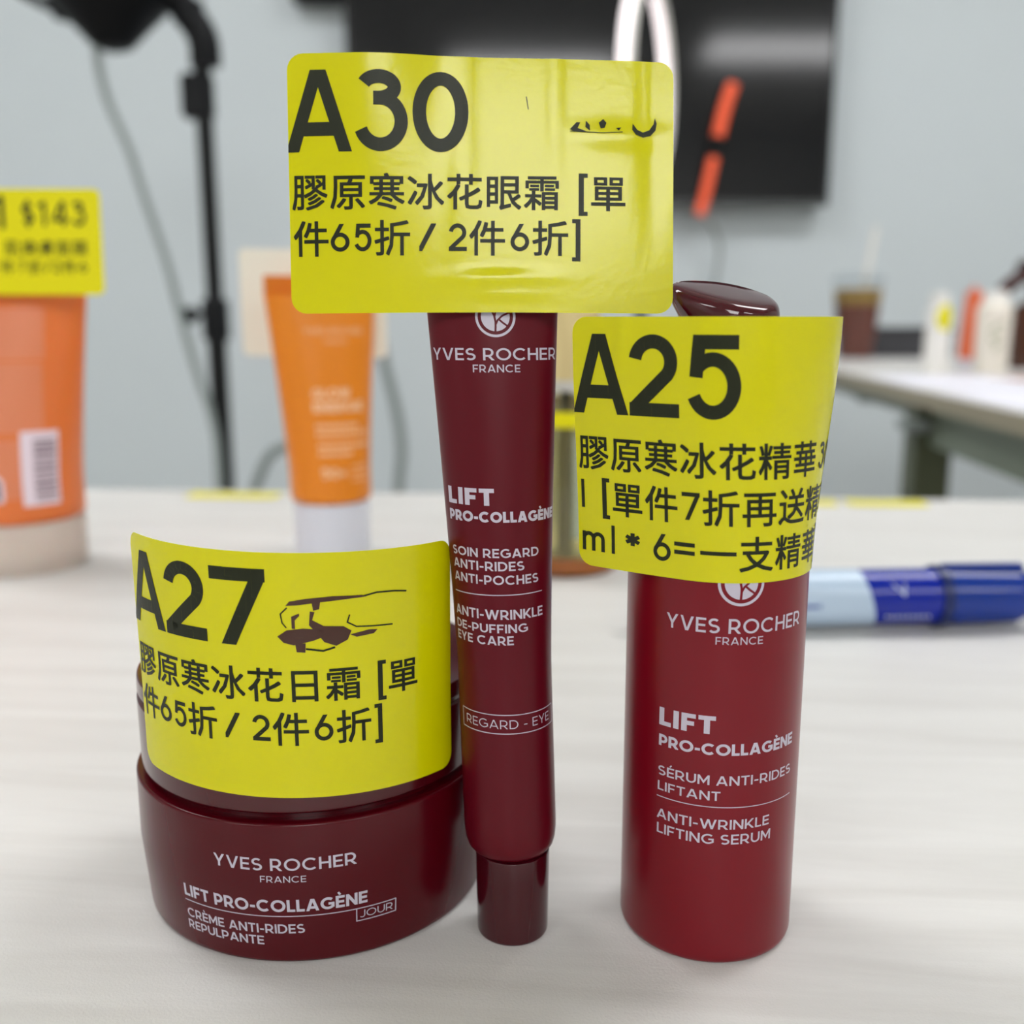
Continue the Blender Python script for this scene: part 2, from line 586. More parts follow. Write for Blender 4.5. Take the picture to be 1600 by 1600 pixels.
        S = [[(w_ - .04, y1), (.165, y1), (.125, .50)], arc(w_ / 2 - .01, h + ry, r, ry, 146, -156)]
    elif ch == '6':
        w_ = .70; r = w_ / 2 - h
        S = [arc(w_ / 2, h + r * .98, r, r * .98, 0, 360, 40), [(h * 1.15, h + r * 1.25), (.50, 1.15)]]
    elif ch == '7':
        w_ = .68; S = [[(0, y1), (w_, y1)], [(w_ + .02, 1.12), (.12, -.2)]]
    elif ch == '$':
        w_ = .64; ry = (.84 - 2 * h) / 4; rx = w_ / 2 - h
        S = [arc(w_ / 2, .92 - h - ry, rx * .94, ry, 38, 270) + arc(w_ / 2, .08 + h + ry, rx, ry, 90, -145)[1:], [(w_ / 2, -.06), (w_ / 2, 1.06)]]
        clip = False
    else:
        w_ = .5
    polys = []
    for s in S:
        polys += strip(s, t if ch != '*' else t * .9)
    if clip:
        polys = clip_rect(polys, 0 if ch not in 'GCSO' else -1, w_ if ch not in 'GCSO' else 2, 0, 1)
    if acc:
        dx = -.1 if acc == 'È' else .1
        a = strip([(w_ / 2 + dx - .03, 1.30), (w_ / 2 - dx * .4 - .03, 1.08)], t * .75)
        polys += a
    return polys, w_

def word(s, x0, x1, yb, cap, t=.14, sp=.12):
    """stroke-lettered word fitted between x0 and x1 on baseline yb"""
    items = []
    x = 0
    for ch in s:
        p, w_ = glyph(ch, t)
        items.append((x, p))
        x += w_ + sp * (0.4 if ch == ' ' else 1)
    x -= sp
    k = (x1 - x0) / x
    out = []
    for (dx, ps) in items:
        for p in ps:
            out.append([(x0 + (dx + a) * k, yb + b * cap) for (a, b) in p])
    return out

def frame(x0, x1, y0, y1, t):
    return strip([(x0, y0), (x1, y0), (x1, y1), (x0, y1), (x0, y0)], t)

_cjk_cache = {}
def cjk(ch, cx, cy, em):
    """a Han character as polygons, centred on (cx, cy)"""
    if ch not in _cjk_cache:
        cu = bpy.data.curves.new('tmp', 'FONT')
        cu.body = ch
        cu.size = 1
        cu.resolution_u = 2
        o = bpy.data.objects.new('tmp', cu)
        COL.objects.link(o)
        bpy.context.view_layer.update()
        dg = bpy.context.evaluated_depsgraph_get()
        me = bpy.data.meshes.new_from_object(o.evaluated_get(dg))
        polys = [[(me.vertices[i].co.x, me.vertices[i].co.y) for i in p.vertices] for p in me.polygons]
        bpy.data.objects.remove(o)
        bpy.data.curves.remove(cu)
        bpy.data.meshes.remove(me)
        _cjk_cache[ch] = polys
    d = .0115      # heavier strokes: overlay the outline at four small shifts
    return [[(cx + (a - .5 + i) * em, cy + (b - .37 + j) * em) for (a, b) in p]
            for (i, j) in ((d, d), (-d, d), (d, -d), (-d, -d)) for p in _cjk_cache[ch]]

def layer(name, polys, surf, m, parent, off=0.004, g=0.08, label=None, gy=.4):
    """lay 2-D print polygons on a curved surface: surf(u, v, off) -> (x, y, z)"""
    polys = slice_x(polys, g)
    if gy:
        polys = [[(b_, a_) for (a_, b_) in q] for q in slice_x([[(b_, a_) for (a_, b_) in q] for q in polys], gy)]
    v, f = [], []
    for i, p in enumerate(polys):
        b = len(v)
        o_ = off + (i % 7) * 0.00012
        for (a, c) in p:
            v.append(surf(a, c, o_))
        f.append(tuple(range(b, b + len(p))))
    ob = mesh(name, v, f, m, parent, smooth=False, merge=False)
    if label:
        ob['label'] = label
    return ob

# ------------------------------------------------------------------ price stickers
SW, SH = 5.75, 3.83      # size of the yellow stickers
SU = SW / 60.0           # layout unit (1/60 of the width)

def sticker_sheet(surf, parent, front, back, label, nu=90, nv=36, rc=0.24, th=0.012):
    """surf(u, v, off), v measured upward from the bottom edge"""
    vs = []
    for j in range(nv + 1):
        t = j / nv
        v_ = SH * (0.5 - 0.5 * cos(pi * t)) if False else SH * t
        vs.append(v_)
    extra = [rc * (1 - cos(k * pi / 12)) for k in range(1, 6)]
    vs = sorted(set([round(x, 5) for x in vs if x > rc + .03 and x < SH - rc - .03] + [0, SH, round(rc, 5), round(SH - rc, 5)] +
                    [round(e, 5) for e in extra] + [round(SH - e, 5) for e in extra]))
    V, F, MI = [], [], []
    def inset(v_):
        d = min(v_, SH - v_)
        return 0 if d >= rc else rc - sqrt(max(0, rc * rc - (rc - d) ** 2))
    for side in (th, 0):
        for v_ in vs:
            i_ = inset(v_)
            for k in range(nu + 1):
                u = i_ + (SW - 2 * i_) * k / nu
                V.append(surf(u, v_, side))
    n1 = nu + 1
    nr = len(vs)
    base = nr * n1
    for j in range(nr - 1):
        for k in range(nu):
            a = j * n1 + k
            F.append((a, a + 1, a + n1 + 1, a + n1)); MI.append(0)
            F.append((base + a, base + a + n1, base + a + n1 + 1, base + a + 1)); MI.append(1)
    for k in range(nu):
        F.append((k, base + k, base + k + 1, k + 1)); MI.append(1)
        a = (nr - 1) * n1 + k
        F.append((a, a + 1, base + a + 1, base + a)); MI.append(1)
    for j in range(nr - 1):
        a = j * n1
        F.append((a, a + n1, base + a + n1, base + a)); MI.append(1)
        a = j * n1 + nu
        F.append((a, base + a, base + a + n1, a + n1)); MI.append(1)
    o = mesh('price_sticker', V, F, front, parent, mats=[back], fmat=MI, angle=50)
    o['label'] = label
    return o

def U_(u):
    return u * SU
def V_(v):                 # layout v runs down from the top edge
    return SH - v * SU

def big(code, pos, base=14.9, cap=12.3, t=.168):
    out = []
    for ch, (a, b) in zip(code, pos):
        out += word(ch, U_(a), U_(b), V_(base), cap * SU, t)
    return out

def small(ch, a, b, base, cap=4.3, t=.15):
    return word(ch, U_(a), U_(b), V_(base), cap * SU, t)

def han(chars, x0, vc, pitch=6.03, em=5.9):
    out = []
    for i, ch in enumerate(chars):
        if ch != ' ':
            out += cjk(ch, U_(x0 + pitch * (i + .5)), V_(vc), em * SU)
    return out

def sticker_text(surf, parent, polys, m=None, name='lettering', off=0.018, label=None):
    polys = clip_rect(polys, 0.0, SW, 0.0, SH)
    return layer(name, polys, surf, m or M['ink'], parent, off=off, g=0.1, label=label, gy=.15)

def discount_line(vb):
    """件65折 / 2件6折]"""
    p = han('件', .4, vb)
    p += small('6', 6.5, 9.5, vb + 2.0) + small('5', 10.2, 13.0, vb + 2.0)
    p += han('折', 13.2, vb)
    p += small('/', 20.4, 23.0, vb + 2.0)
    p += small('2', 25.0, 27.8, vb + 2.0)
    p += han('件', 28.0, vb)
    p += small('6', 34.6, 37.5, vb + 2.0)
    p += han('折', 37.8, vb)
    p += small(']', 44.2, 45.5, vb + 2.0)
    return p

# ================================================================== THE ROOM
def struct(o):
    o['kind'] = 'structure'
    return o

RX0, RX1, RY0, RY1, RZ0, RZ1 = -270, 310, -480, 252, -75, 185
struct(box('floor', RX0 - 10, RX1 + 10, RY0 - 10, RY1 + 10, RZ0 - 6, RZ0, M['floor']))
struct(box('ceiling', RX0 - 10, RX1 + 10, RY0 - 10, RY1 + 10, RZ1, RZ1 + 6, M['ceiling']))
struct(box('wall_back', RX0 - 10, RX1 + 10, RY1, RY1 + 8, RZ0, RZ1, M['wall']))
struct(box('wall_front', RX0 - 10, RX1 + 10, RY0 - 8, RY0, RZ0, RZ1, M['wall_side']))
struct(box('wall_left', RX0 - 8, RX0, RY0, RY1, RZ0, RZ1, M['wall_side']))
struct(box('wall_right', RX1, RX1 + 8, RY0, RY1, RZ0, RZ1, M['wall_side']))
struct(box('baseboard_back', RX0, RX1, RY1 - 1.2, RY1, RZ0, RZ0 + 9, M['bezel2'], b=.3))

for (px, py, lab) in ((15, -262, 'added ceiling light panel straight behind the camera'), (15, -330, 'middle added ceiling light panel of the row behind the camera'), (15, -398, 'rearmost added ceiling light panel near the front wall'), (185, -210, 'square-edged ceiling light panel behind the camera on the right'),  # first three panels are added for front light and the A30 sticker shine
                      (-175, -210, 'square-edged ceiling light panel behind the camera on the left'),
                      (120, 90, 'ceiling light panel over the right side table'),
                      (-110, 90, 'ceiling light panel above the tripod light stand')):
    t = thing('ceiling_light', lab, 'ceiling light', (px, py, RZ1 - 1.5), group='ceiling light panels')
    v, f = box_vf(-58, 58, -28, 28, -.2, .9)
    mesh('diffuser', v, f, M['panel'], t, smooth=False)
    for (a, b, c, d) in ((-60, 60, -30, -28), (-60, 60, 28, 30), (-60, -58, -28, 28), (58, 60, -28, 28)):
        box('frame', a, b, c, d, -.8, 1.5, M['panel_frame'], t)

# ================================================================== TABLES
tb = thing('work_table', 'pale maple laminate table the skincare products in front stand on', 'table', (0, 0, 0), (0, 0, radians(-4.3)))
TX, TY0, TY1 = 92, -14, 56.8
box('table_top', -TX, TX, TY0, TY1, -2.5, 0, M['table'], tb, b=.12)
box('apron', -TX + 5, TX - 5, TY1 - 7, TY1 - 4, -9, -2.5, M['t2frame'], tb)
for sx in (-1, 1):
    for yy in (TY0 + 6, TY1 - 6):
        box('leg', sx * (TX - 6) - 2, sx * (TX - 6) + 2, yy - 2, yy + 2, -75, -2.5, M['t2leg'], tb, b=.3)

t2 = thing('side_table', 'beige topped table with sage green metal frame at the right wall', 'table', (38.0, 74.0, 3.0), (0, 0, radians(-5.4)))
box('table_top', 0, 95, -9, 118, -1.65, 0, M['table'], t2, b=.1)
box('edge_band', -.12, 0.0, -9, 118, -1.6, -.08, M['table_edge'], t2)
box('apron', 2.2, 4.2, -5, 34, -5.9, -1.65, M['t2frame'], t2, b=.1)
box('apron', 2.2, 4.2, 34, 112, -3.4, -1.65, M['t2frame'], t2, b=.1)
box('leg', .9, 4.6, 28.5, 33, -78, -1.65, M['t2leg'], t2, b=.2)
box('leg', 88, 92, 28.5, 33, -78, -1.65, M['t2leg'], t2, b=.2)
box('leg', 1.9, 5.6, -7, -3, -78, -1.65, M['t2leg'], t2, b=.2)
box('leg', 88, 92, -7, -3, -78, -1.65, M['t2leg'], t2, b=.2)
box('bracket', -.6, 1.9, 27, 31, -4.4, -3.3, M['grey'], t2, b=.2)
box('bracket', 2.4, 4.0, 58, 61, -4.0, -1.7, M['grey'], t2, b=.2)

# ================================================================== CREAM JAR
JX, JY, JR = -3.55, 17.08, 3.1
jar = thing('cream_jar', 'round burgundy cream jar under the yellow sticker reading A27', 'jar', (JX, JY, 0))
prof = [(0, 0), (2.62, 0), (3.0, 0.0), (3.1, 1.1), (3.1, 2.44), (2.86, 2.44), (2.86, 2.2), (0, 2.2)]
prof = [(0, 0.03), (2.7, 0.03), (2.75, 0), (2.99, 0), (3.1, 1.3), (3.1, 2.44), (2.8, 2.44), (2.8, 2.0), (0, 2.0)]
lathe('jar_body', rounded(prof, {3: .24, 5: .06, 6: .04}), M['jar'], jar, seg=160)
prof = [(0, 2.35), (2.86, 2.35), (2.86, 2.52), (3.0, 2.56), (3.01, 3.72), (2.95, 3.76), (2.95, 3.82), (3.0, 3.86),
        (2.99, 4.12), (0, 4.12)]
lathe('lid', rounded(prof, {3: .07, 4: .03, 7: .03, 8: .05}), M['lid'], jar, seg=160)

def jar_surf(u, v, off):
    r = JR + off
    if v < 1.3:
        r -= .11 * (1.3 - v) / 1.3
    a = u / JR
    return (r * sin(a), -r * cos(a), v)

p = word('YVES ROCHER', -1.10, 1.165, 1.675, .205, .155, .13)
p += word('FRANCE', -.325, .385, 1.478, .108, .13, .16)
p += word('LIFT PRO-COLLAGÈNE', -1.785, 1.322, .962, .215, .205, .09)
p += [q for q in strip([(-1.79, .882), (1.145, .880)], .016)]
p += frame(1.145, 1.806, .655, .880, .016)
p += word('JOUR', 1.195, 1.755, .705, .130, .10, .14)
p += word('CRÈME ANTI-RIDES', -1.78, .325, .572, .165, .165, .11)
p += word('REPULPANTE', -1.79, -.34, .358, .158, .165, .11)
layer('printed_lettering', p, jar_surf, M['print'], jar, off=.004, g=.1, label='silver grey product lettering wrapped round the jar')

def jar_sticker(u, v, off):
    uu = -2.73 + u
    r = 3.022 + off + .01 * max(0, v - 1.3)
    a = uu / 3.03
    z = 2.85 + v - .034 * (uu)
    return (r * sin(a), -r * cos(a), z)

st = sticker_sheet(jar_sticker, jar, M['yellow'], M['cream_back'], 'yellow sticker reading A27 curved round the lid')
p = big('A27', ((-.3, 9.7), (10.0, 18.3), (19.2, 28.1)))
p += han('膠原寒冰花日霜 ', .2, 21.2)
p += small('[', 44.9, 46.3, 23.2) + han('單', 46.4, 21.2)
p += discount_line(28.4)
sticker_text(jar_sticker, st, p)
# the smudged-out price
def blob(pts):
    return [[(U_(a), V_(b)) for (a, b) in pts]]
sm = []
for pts in ([(29.6, 13.2), (31, 12.2), (33.5, 11.9), (36.8, 12.2), (37.4, 13.0), (35.0, 13.9), (32.0, 14.6), (30.5, 14.2)],
            [(34.6, 9.2), (35.3, 9.3), (34.9, 10.6), (36.6, 11.6), (39.6, 11.8), (40.8, 12.6), (40.2, 14.0), (38.4, 14.9), (36.6, 14.2), (35.6, 12.8), (34.4, 11.4)],
            [(32.2, 14.3), (33.8, 14.3), (33.7, 15.8), (32.4, 15.7)],
            [(31.6, 7.6), (34, 7.2), (38, 6.9), (42.6, 7.0), (43.4, 7.3), (40, 7.5), (36, 7.8), (32.8, 8.2), (31.0, 8.3)],
            [(34.9, 7.8), (36.2, 7.7), (36.0, 8.9), (35.1, 9.1)],
            [(31.8, 10.0), (33.0, 9.5), (33.0, 9.9), (32.3, 10.6), (32.3, 12.0), (31.8, 11.9)],
            [(40.6, 13.2), (43.6, 12.7), (45.0, 12.8), (44.4, 13.4), (41.6, 13.7)]):
    sm += blob(pts)
sticker_text(jar_sticker, st, sm, M['ink_smear'], 'smeared_print', off=.0195, label='dark brown smeared marks')
sm = strip([(U_(x), V_(y)) for (x, y) in ((42.8, 7.2), (45, 6.8), (48, 6.9), (50.2, 7.2))], .025)
sm += strip([(U_(x), V_(y)) for (x, y) in ((31.2, 8.6), (30.2, 9.6), (30.4, 11), (31.0, 11.8))], .02)
sm += strip([(U_(x), V_(y)) for (x, y) in ((40.6, 10.0), (40.2, 11.2), (41.6, 12.0), (44.4, 12.2), (47.6, 12.3))], .022)
sm += strip([(U_(x), V_(y)) for (x, y) in ((33.8, 15.2), (36.4, 15.6), (38.2, 15.1))], .03)
sticker_text(jar_sticker, st, sm, M['ink'], 'smeared_line', off=.0198)

# ================================================================== EYE CREAM TUBE
def tube_section(z):
    xc = .03 - .033 * z
    yc = 15.1 + .06 * z
    k = max(0.0, (z - 4.5) / 8.5) ** 1.25
    a = .755 + .425 * min(k, 1.0)
    Pm = 2 * pi * .755
    lo, hi = 0.02, .755
    for _ in range(26):
        b = (lo + hi) / 2
        hh = ((a - b) / (a + b)) ** 2
        if pi * (a + b) * (1 + 3 * hh / (10 + sqrt(4 - 3 * hh))) > Pm:
            hi = b
        else:
            lo = b
    return xc, yc, a, b

_ts = {}
def tube_sec(z):
    k = round(z, 2)
    if k not in _ts:
        _ts[k] = tube_section(k)
    return _ts[k]

def arc_phi(u, a, b):
    s, ph, dp = 0.0, 0.0, .04
    sg = 1 if u >= 0 else -1
    u = abs(u)
    while s < u and ph < pi:
        d = sqrt((a * cos(ph + dp / 2)) ** 2 + (b * sin(ph + dp / 2)) ** 2) * dp
        if s + d > u:
            return sg * (ph + dp * (u - s) / d)
        s += d
        ph += dp
    return sg * ph

tube = thing('eye_cream_tube', 'slim burgundy squeeze tube standing on its cap under the sticker reading A30', 'tube', (0, 15.1, 0))
v, f = [], []
zs = [1.46, 1.47, 1.50, 1.56, 1.66, 1.80, 1.95]
sc = [.0, .80, .87, .93, .97, .993, 1.0]
zs += [2.2 + .3 * i for i in range(34)]
sc += [1.0] * 34
SEG = 128
for z, s in zip(zs, sc):
    xc, yc, a, b = tube_sec(min(z, 13.0))
    for k in range(SEG):
        an = 2 * pi * k / SEG
        v.append((xc + a * s * cos(an), yc - 15.1 + b * s * sin(an), z))
for i in range(len(zs) - 1):
    for k in range(SEG):
        a_, b_ = i * SEG + k, i * SEG + (k + 1) % SEG
        f.append((a_, b_, b_ + SEG, a_ + SEG))
f.append(tuple(range((len(zs) - 1) * SEG, len(zs) * SEG)))
mesh('tube_body', v, f, M['tube'], tube)
xc, yc, a, b = tube_sec(12.3)
vv, ff = box_vf(xc - a, xc + a, yc - 15.1 - .06, yc - 15.1 + .08, 12.0, 12.6, .02)
mesh('crimp', vv, ff, M['tube'], tube)
lathe('cap', rounded([(0, 0), (.585, 0), (.605, 1.47), (0, 1.47)], {1: .06, 2: .02}), M['tubecap'], tube, seg=96, c=(.01, 0, 0))

def tube_surf(u, v, off):
    xc, yc, a, b = tube_sec(v)
    ph = arc_phi(u, a, b)
    nx, ny = sin(ph) / a, -cos(ph) / b
    n_ = sqrt(nx * nx + ny * ny)
    return (xc + a * sin(ph) + nx / n_ * off, yc - 15.1 - b * cos(ph) + ny / n_ * off, v)

def logo(cx, cy, r):
    """round emblem: outer ring and a disc (its stems are a layer of their own)"""
    p = strip(arc(cx, cy, r, r, 0, 360, 48), r * .13)
    R = r * .76
    p.append([(cx + R * cos(2 * pi * i / 40), cy + R * sin(2 * pi * i / 40)) for i in range(40)])
    return p

def logo_stems(cx, cy, r):
    q = lambda l: [(cx + a * r, cy + b * r) for (a, b) in l]
    p = strip(q([(-.02, -.80), (.0, -.5), (.0, -.25), (-.06, .05), (-.22, .40), (-.42, .62)]), r * .11)
    p += strip(q([(.0, -.42), (.12, -.18), (.36, .04), (.66, .18), (.78, .2)]), r * .10)
    p += strip(q([(.16, -.12), (.36, -.30), (.64, -.50)]), r * .10)
    p += strip(q([(-.04, -.05), (.02, .3), (.2, .74)]), r * .09)
    return p

p = logo(.05, 10.02, .285)
p += word('YVES ROCHER', -1.012, 1.056, 9.375, .18, .155, .12)
p += word('FRANCE', -.315, .403, 9.196, .115, .15, .15)
p += word('LIFT', -.87, -.060, 7.20, .258, .245, .11)
p += word('PRO-COLLAGÈNE', -.868, 1.028, 6.945, .165, .25, .07)
p += word('SOIN REGARD', -.852, .638, 6.408, .138, .175, .12)
p += word('ANTI-RIDES', -.848, .374, 6.207, .142, .175, .12)
p += word('ANTI-POCHES', -.848, .623, 5.996, .142, .175, .12)
p += strip([(-.86, 5.825), (.70, 5.845)], .014)
p += word('ANTI-WRINKLE', -.875, .706, 5.460, .150, .175, .11)
p += word('DE-PUFFING', -.875, .405, 5.250, .135, .175, .12)
p += word('EYE CARE', -.872, .167, 5.062, .140, .175, .12)
p += frame(-.823, .955, 3.655, 3.955, .014)
p += word('REGARD - EYE', -.715, .825, 3.735, .140, .10, .15)
layer('emblem_stems', logo_stems(.05, 10.02, .285), tube_surf, M['tube'], tube, off=.0062, g=.06)
layer('printed_lettering', p, tube_surf, M['print'], tube, off=.004, g=.06, label='silver grey product lettering on the tube front')

def smooth(a, b, x):
    t = min(1, max(0, (x - a) / (b - a)))  # also works with a > b
    return t * t * (3 - 2 * t)

def a30_surf(u, v, off):
    s, t = u / SW, v / SH          # t = 1 at the top
    # in tube-local coordinates (origin y = 15.1)
    x = (-3.33 + 5.73 * s) * (1 - t) + (-3.30 + 5.70 * s) * t
    k = smooth(.18, .50, s)
    y = .07 + (.60 * t + .04 * t * t) * k + .30 * t * (1 - k)
    z = 10.06 + t * (3.735 - .065 * s) + .02 * sin(pi * s)
    y += (.20 if s < .54 else .04) * (abs(s - .54) / .5) ** 2 * (1 - .3 * t)          # free ends curl a little backwards
    y += .02 * smooth(.42, 1.0, s) * t * t                        # upper right leans back
    y -= .035 * math.exp(-((s - .455) / .045) ** 2) * smooth(.0, .6, t)     # ridges over the tube edges
    y -= .020 * math.exp(-((s - .69) / .025) ** 2) * smooth(.3, .9, t)
    y += .03 * math.exp(-((s - .945) / .03) ** 2) * smooth(.1, .8, t)
    y -= .040 * math.exp(-((s - .53) / .13) ** 2 - ((t - .135 - .03 * (s - .53)) / .030) ** 2)
    y -= .022 * math.exp(-((s - .56) / .09) ** 2 - ((t - .075) / .02) ** 2)
    y -= .03 * math.exp(-((s - .86) / .12) ** 2 - ((t - .70) / .05) ** 2)
    return (x, y - off, z)

st = sticker_sheet(a30_surf, tube, M['yellow'], M['cream_back'], 'yellow sticker reading A30 stuck across the tube top', nv=60)
p = big('A30', ((-.4, 10.1), (10.4, 18.8), (19.4, 28.0)), base=14.9, cap=12.4)
p += han('膠原寒冰花眼霜 ', .3, 21.1)
p += small('[', 45.2, 46.6, 23.1) + han('單', 46.8, 21.1)
p += discount_line(28.3)
sticker_text(a30_surf, st, p)
sm = []
for pts in ([(43.8, 11.0), (44.8, 9.9), (45.4, 9.9), (45.0, 10.8), (46.4, 11.3), (44.6, 11.4)], [(46.3, 9.6), (46.9, 10.3), (46.9, 11.2), (46.2, 10.6)],
            [(48.3, 9.9), (49.0, 9.3), (49.5, 9.9), (49.2, 10.7), (48.6, 10.8)], [(51, 10.7), (51.8, 10.6), (51.4, 11.1)],
            [(53.6, 9.9), (54.3, 10.9), (55.2, 11.3), (56.2, 10.9), (56.9, 9.9), (57.1, 8.9), (57.4, 9.8), (57.2, 10.9), (56.4, 11.8), (55.2, 12.1), (54.1, 11.7), (53.5, 10.9)]):
    sm += blob(pts)
sm += strip([(U_(37.0), V_(6.0)), (U_(37.3), V_(8.0))], .012)
sm += strip([(U_(43.8), V_(11.3)), (U_(49), V_(11.5)), (U_(52), V_(11.3))], .012)
sticker_text(a30_surf, st, sm, M['ink'], 'smeared_print', off=.0195, label='faint smeared dark marks at upper right')

# ================================================================== SERUM BOTTLE
BX, BY, BR = 3.27, 15.45, 1.41
bot = thing('serum_bottle', 'tall crimson pump bottle under the yellow sticker reading A25', 'bottle', (BX, BY, 0))
prof = [(0, .05), (1.0, .05), (1.1, 0), (1.41, 0), (1.41, 8.9), (.95, 9.0), (0, 9.0)]
lathe('bottle_body', rounded(prof, {3: .26, 4: .3}, 7), M['bottle'], bot, seg=160)
prof = [(0, 9.0), (.92, 9.0), (.92, 9.32), (.55, 9.36), (.5, 9.62), (0, 9.62)]
lathe('pump_collar', rounded(prof, {2: .06}), M['pump'], bot, seg=96)
# slanted pump head with a nozzle lip to the left
v, f = [], []
HS = 96
levels = [(9.55, 0, .70, 0), (9.62, 0, .715, 0), (9.85, .15, .72, .12), (10.0, .42, .722, .35), (10.10, .72, .723, .7),
          (10.22, .97, .722, .97), (10.30, 1, .712, 1.0), (10.345, 1, .69, 1.0), (10.375, 1, .65, 1), (10.39, 1, .58, 1), (10.395, 1, .3, 1)]
for (z, tilt, r, ext) in levels:
    for k in range(HS):
        a = 2 * pi * k / HS
        x, y = r * cos(a), r * sin(a)
        e = ext * .22 * max(0, -cos(a)) ** 2.2
        x2 = x - e
        zz = z + tilt * (-.145 * x2 + .29 * y - .02)
        v.append((x2 + .05, y, zz))
for i in range(len(levels) - 1):
    for k in range(HS):
        a_, b_ = i * HS + k, i * HS + (k + 1) % HS
        f.append((a_, b_, b_ + HS, a_ + HS))
f.append(tuple(range(HS))[::-1])
f.append(tuple(range((len(levels) - 1) * HS, len(levels) * HS)))
mesh('pump_head', v, f, M['pump'], bot, angle=50)

def bot_surf(u, v, off):
    a = u / BR
    r = BR + off
    return (r * sin(a), -r * cos(a), v)

p = logo(.07, 6.215, .325)
p += word('YVES ROCHER', -1.038, 1.228, 5.45, .225, .15, .13)
p += word('FRANCE', -.275, .44, 5.278, .118, .13, .16)
p += word('LIFT', -1.115, -.222, 3.87, .285, .24, .11)
p += word('PRO-COLLAGÈNE', -1.110, 1.21, 3.535, .185, .22, .08)
p += word('SÉRUM ANTI-RIDES', -1.108, 1.20, 3.050, .155, .155, .12)
p += word('LIFTANT', -1.107, -.11, 2.800, .150, .155, .13)
p += strip([(-1.12, 2.695), (1.23, 2.690)], .014)
p += word('ANTI-WRINKLE', -1.11, .722, 2.330, .160, .155, .12)
p += word('LIFTING SERUM', -1.10, .762, 2.082, .165, .155, .12)
layer('emblem_stems', logo_stems(.07, 6.215, .325), bot_surf, M['bottle'], bot, off=.0062, g=.08)
layer('printed_lettering', p, bot_surf, M['print'], bot, off=.004, g=.08, label='silver grey product lettering on the bottle')

TH0 = radians(-31)
def a25_surf(u, v, off):
    t = v / SH
    r = 1.425 + .21 * smooth(.0, 1.0, t)
    L = 1.78 + .10 * t
    if u < L:
        px, py = r * sin(TH0), -r * cos(TH0)
        dx, dy = cos(TH0), sin(TH0)
        d = L - u
        x, y = px - dx * d, py - dy * d
        # the free end bends a little
        nx, ny = sin(TH0), -cos(TH0)
        bnd = -.03 * d * d
        crease = .03 * t * math.exp(-((d - 1.05) / .12) ** 2) * smooth(.55, 1, t)
        x += nx * (bnd + off + crease); y += ny * (bnd + off + crease)
    else:
        a = TH0 + (u - L) / r
        x, y = (r + off) * sin(a), -(r + off) * cos(a)
    sh = .03 * t
    z = 6.22 + v * .992
    return (x + sh, y, z)

st = sticker_sheet(a25_surf, bot, M['yellow'], M['cream_back'], 'yellow sticker reading A25 wrapped round the bottle with a loose left end', nu=120)
p = big('A25', ((-.2, 10.1), (10.3, 18.7), (19.9, 28.2)))
p += han('膠原寒冰花精華', .4, 21.2)
p += small('3', 43.6, 46.3, 23.2) + small('0', 46.8, 49.6, 23.2) + small('m', 50.2, 54.6, 23.2)
p += small('l', .8, 1.4, 30.3) + small('[', 4.8, 6.2, 30.3)
p += han('單件', 6.4, 28.4) + small('7', 18.9, 21.8, 30.4) + han('折再送精華', 22.0, 28.4)
p += small('m', .8, 5.1, 37.4) + small('l', 6.4, 7.0, 37.4) + small('*', 9.0, 11.6, 37.0) + small('6', 14.0, 17.0, 37.4) + small('=', 17.6, 21.0, 37.2)
p += han('一支精華', 21.6, 35.5) + small(']', 45.5, 46.6, 37.4)
sticker_text(a25_surf, st, [[(a * .963, b) for (a, b) in q] for q in p])

# ================================================================== MARKER PEN
PL, PR_ = 13.0, 1.0
pen = thing('marker_pen', 'thick blue marker pen lying on the table behind the serum bottle', 'pen', (4.6, 31.2, 1.03), (0, 0, radians(3.2)))
def axis_lathe(name, prof, m, parent, seg=48):
    v, f = lathe_vf(prof, seg)
    v = [(z, x, y) for (x, y, z) in v]
    return mesh(name, v, f, m, parent)
axis_lathe('barrel', rounded([(0, 0), (.72, 0), (.92, .4), (.92, 9.4), (0, 9.4)], {1: .1, 2: .15}), M['pen_blue'], pen)
axis_lathe('end_plug', rounded([(0, -.35), (.6, -.35), (.66, .05), (0, .05)], {1: .1}), M['pen_dark'], pen)
axis_lathe('collar', rounded([(0, 9.2), (1.03, 9.2), (1.03, 9.55), (0, 9.55)], {1: .05, 2: .05}), M['pen_dark'], pen)
axis_lathe('cap', rounded([(0, 9.5), (.97, 9.5), (.92, 11.9), (.72, 12.55), (0, 12.6)], {1: .04, 2: .5, 3: .25}), M['pen_cap'], pen)
box('cap_clip', 9.35, 12.1, -.35, .0, .86, 1.12, M['pen_cap'], pen, b=.07)
def pen_wrap(name, x0, x1, m, r=.932, a0=-170, a1=170, skew=0):
    v, f = [], []
    n = 40
    for k in range(n + 1):
        a = radians(a0 + (a1 - a0) * k / n)
        dx = skew * sin(a)
        v.append((x0, r * -cos(a), r * sin(a))); v.append((x1 + dx, r * -cos(a), r * sin(a)))
    for k in range(n):
        f.append((2 * k, 2 * k + 1, 2 * k + 3, 2 * k + 2))
    return mesh(name, v, f, m, pen)
pen_wrap('pale_label', 1.2, 6.9, M['pen_light'], skew=-.25)
def pen_surf(u, v, off):
    a = v
    r = .936 + off
    return (u, -r * cos(a), r * sin(a))
pp = []
for (x0, x1, y) in ((1.5, 5.2, -.08), (1.5, 5.0, .0), (1.5, 4.6, .08)):
    pp += strip([(x0, y), (x1, y)], .03)
pp += strip([(4.4, -.10), (5.2, .0)], .06)
layer('label_stripes', pp, pen_surf, M['pen_blue'], pen, off=.003, g=.5)
pp = []
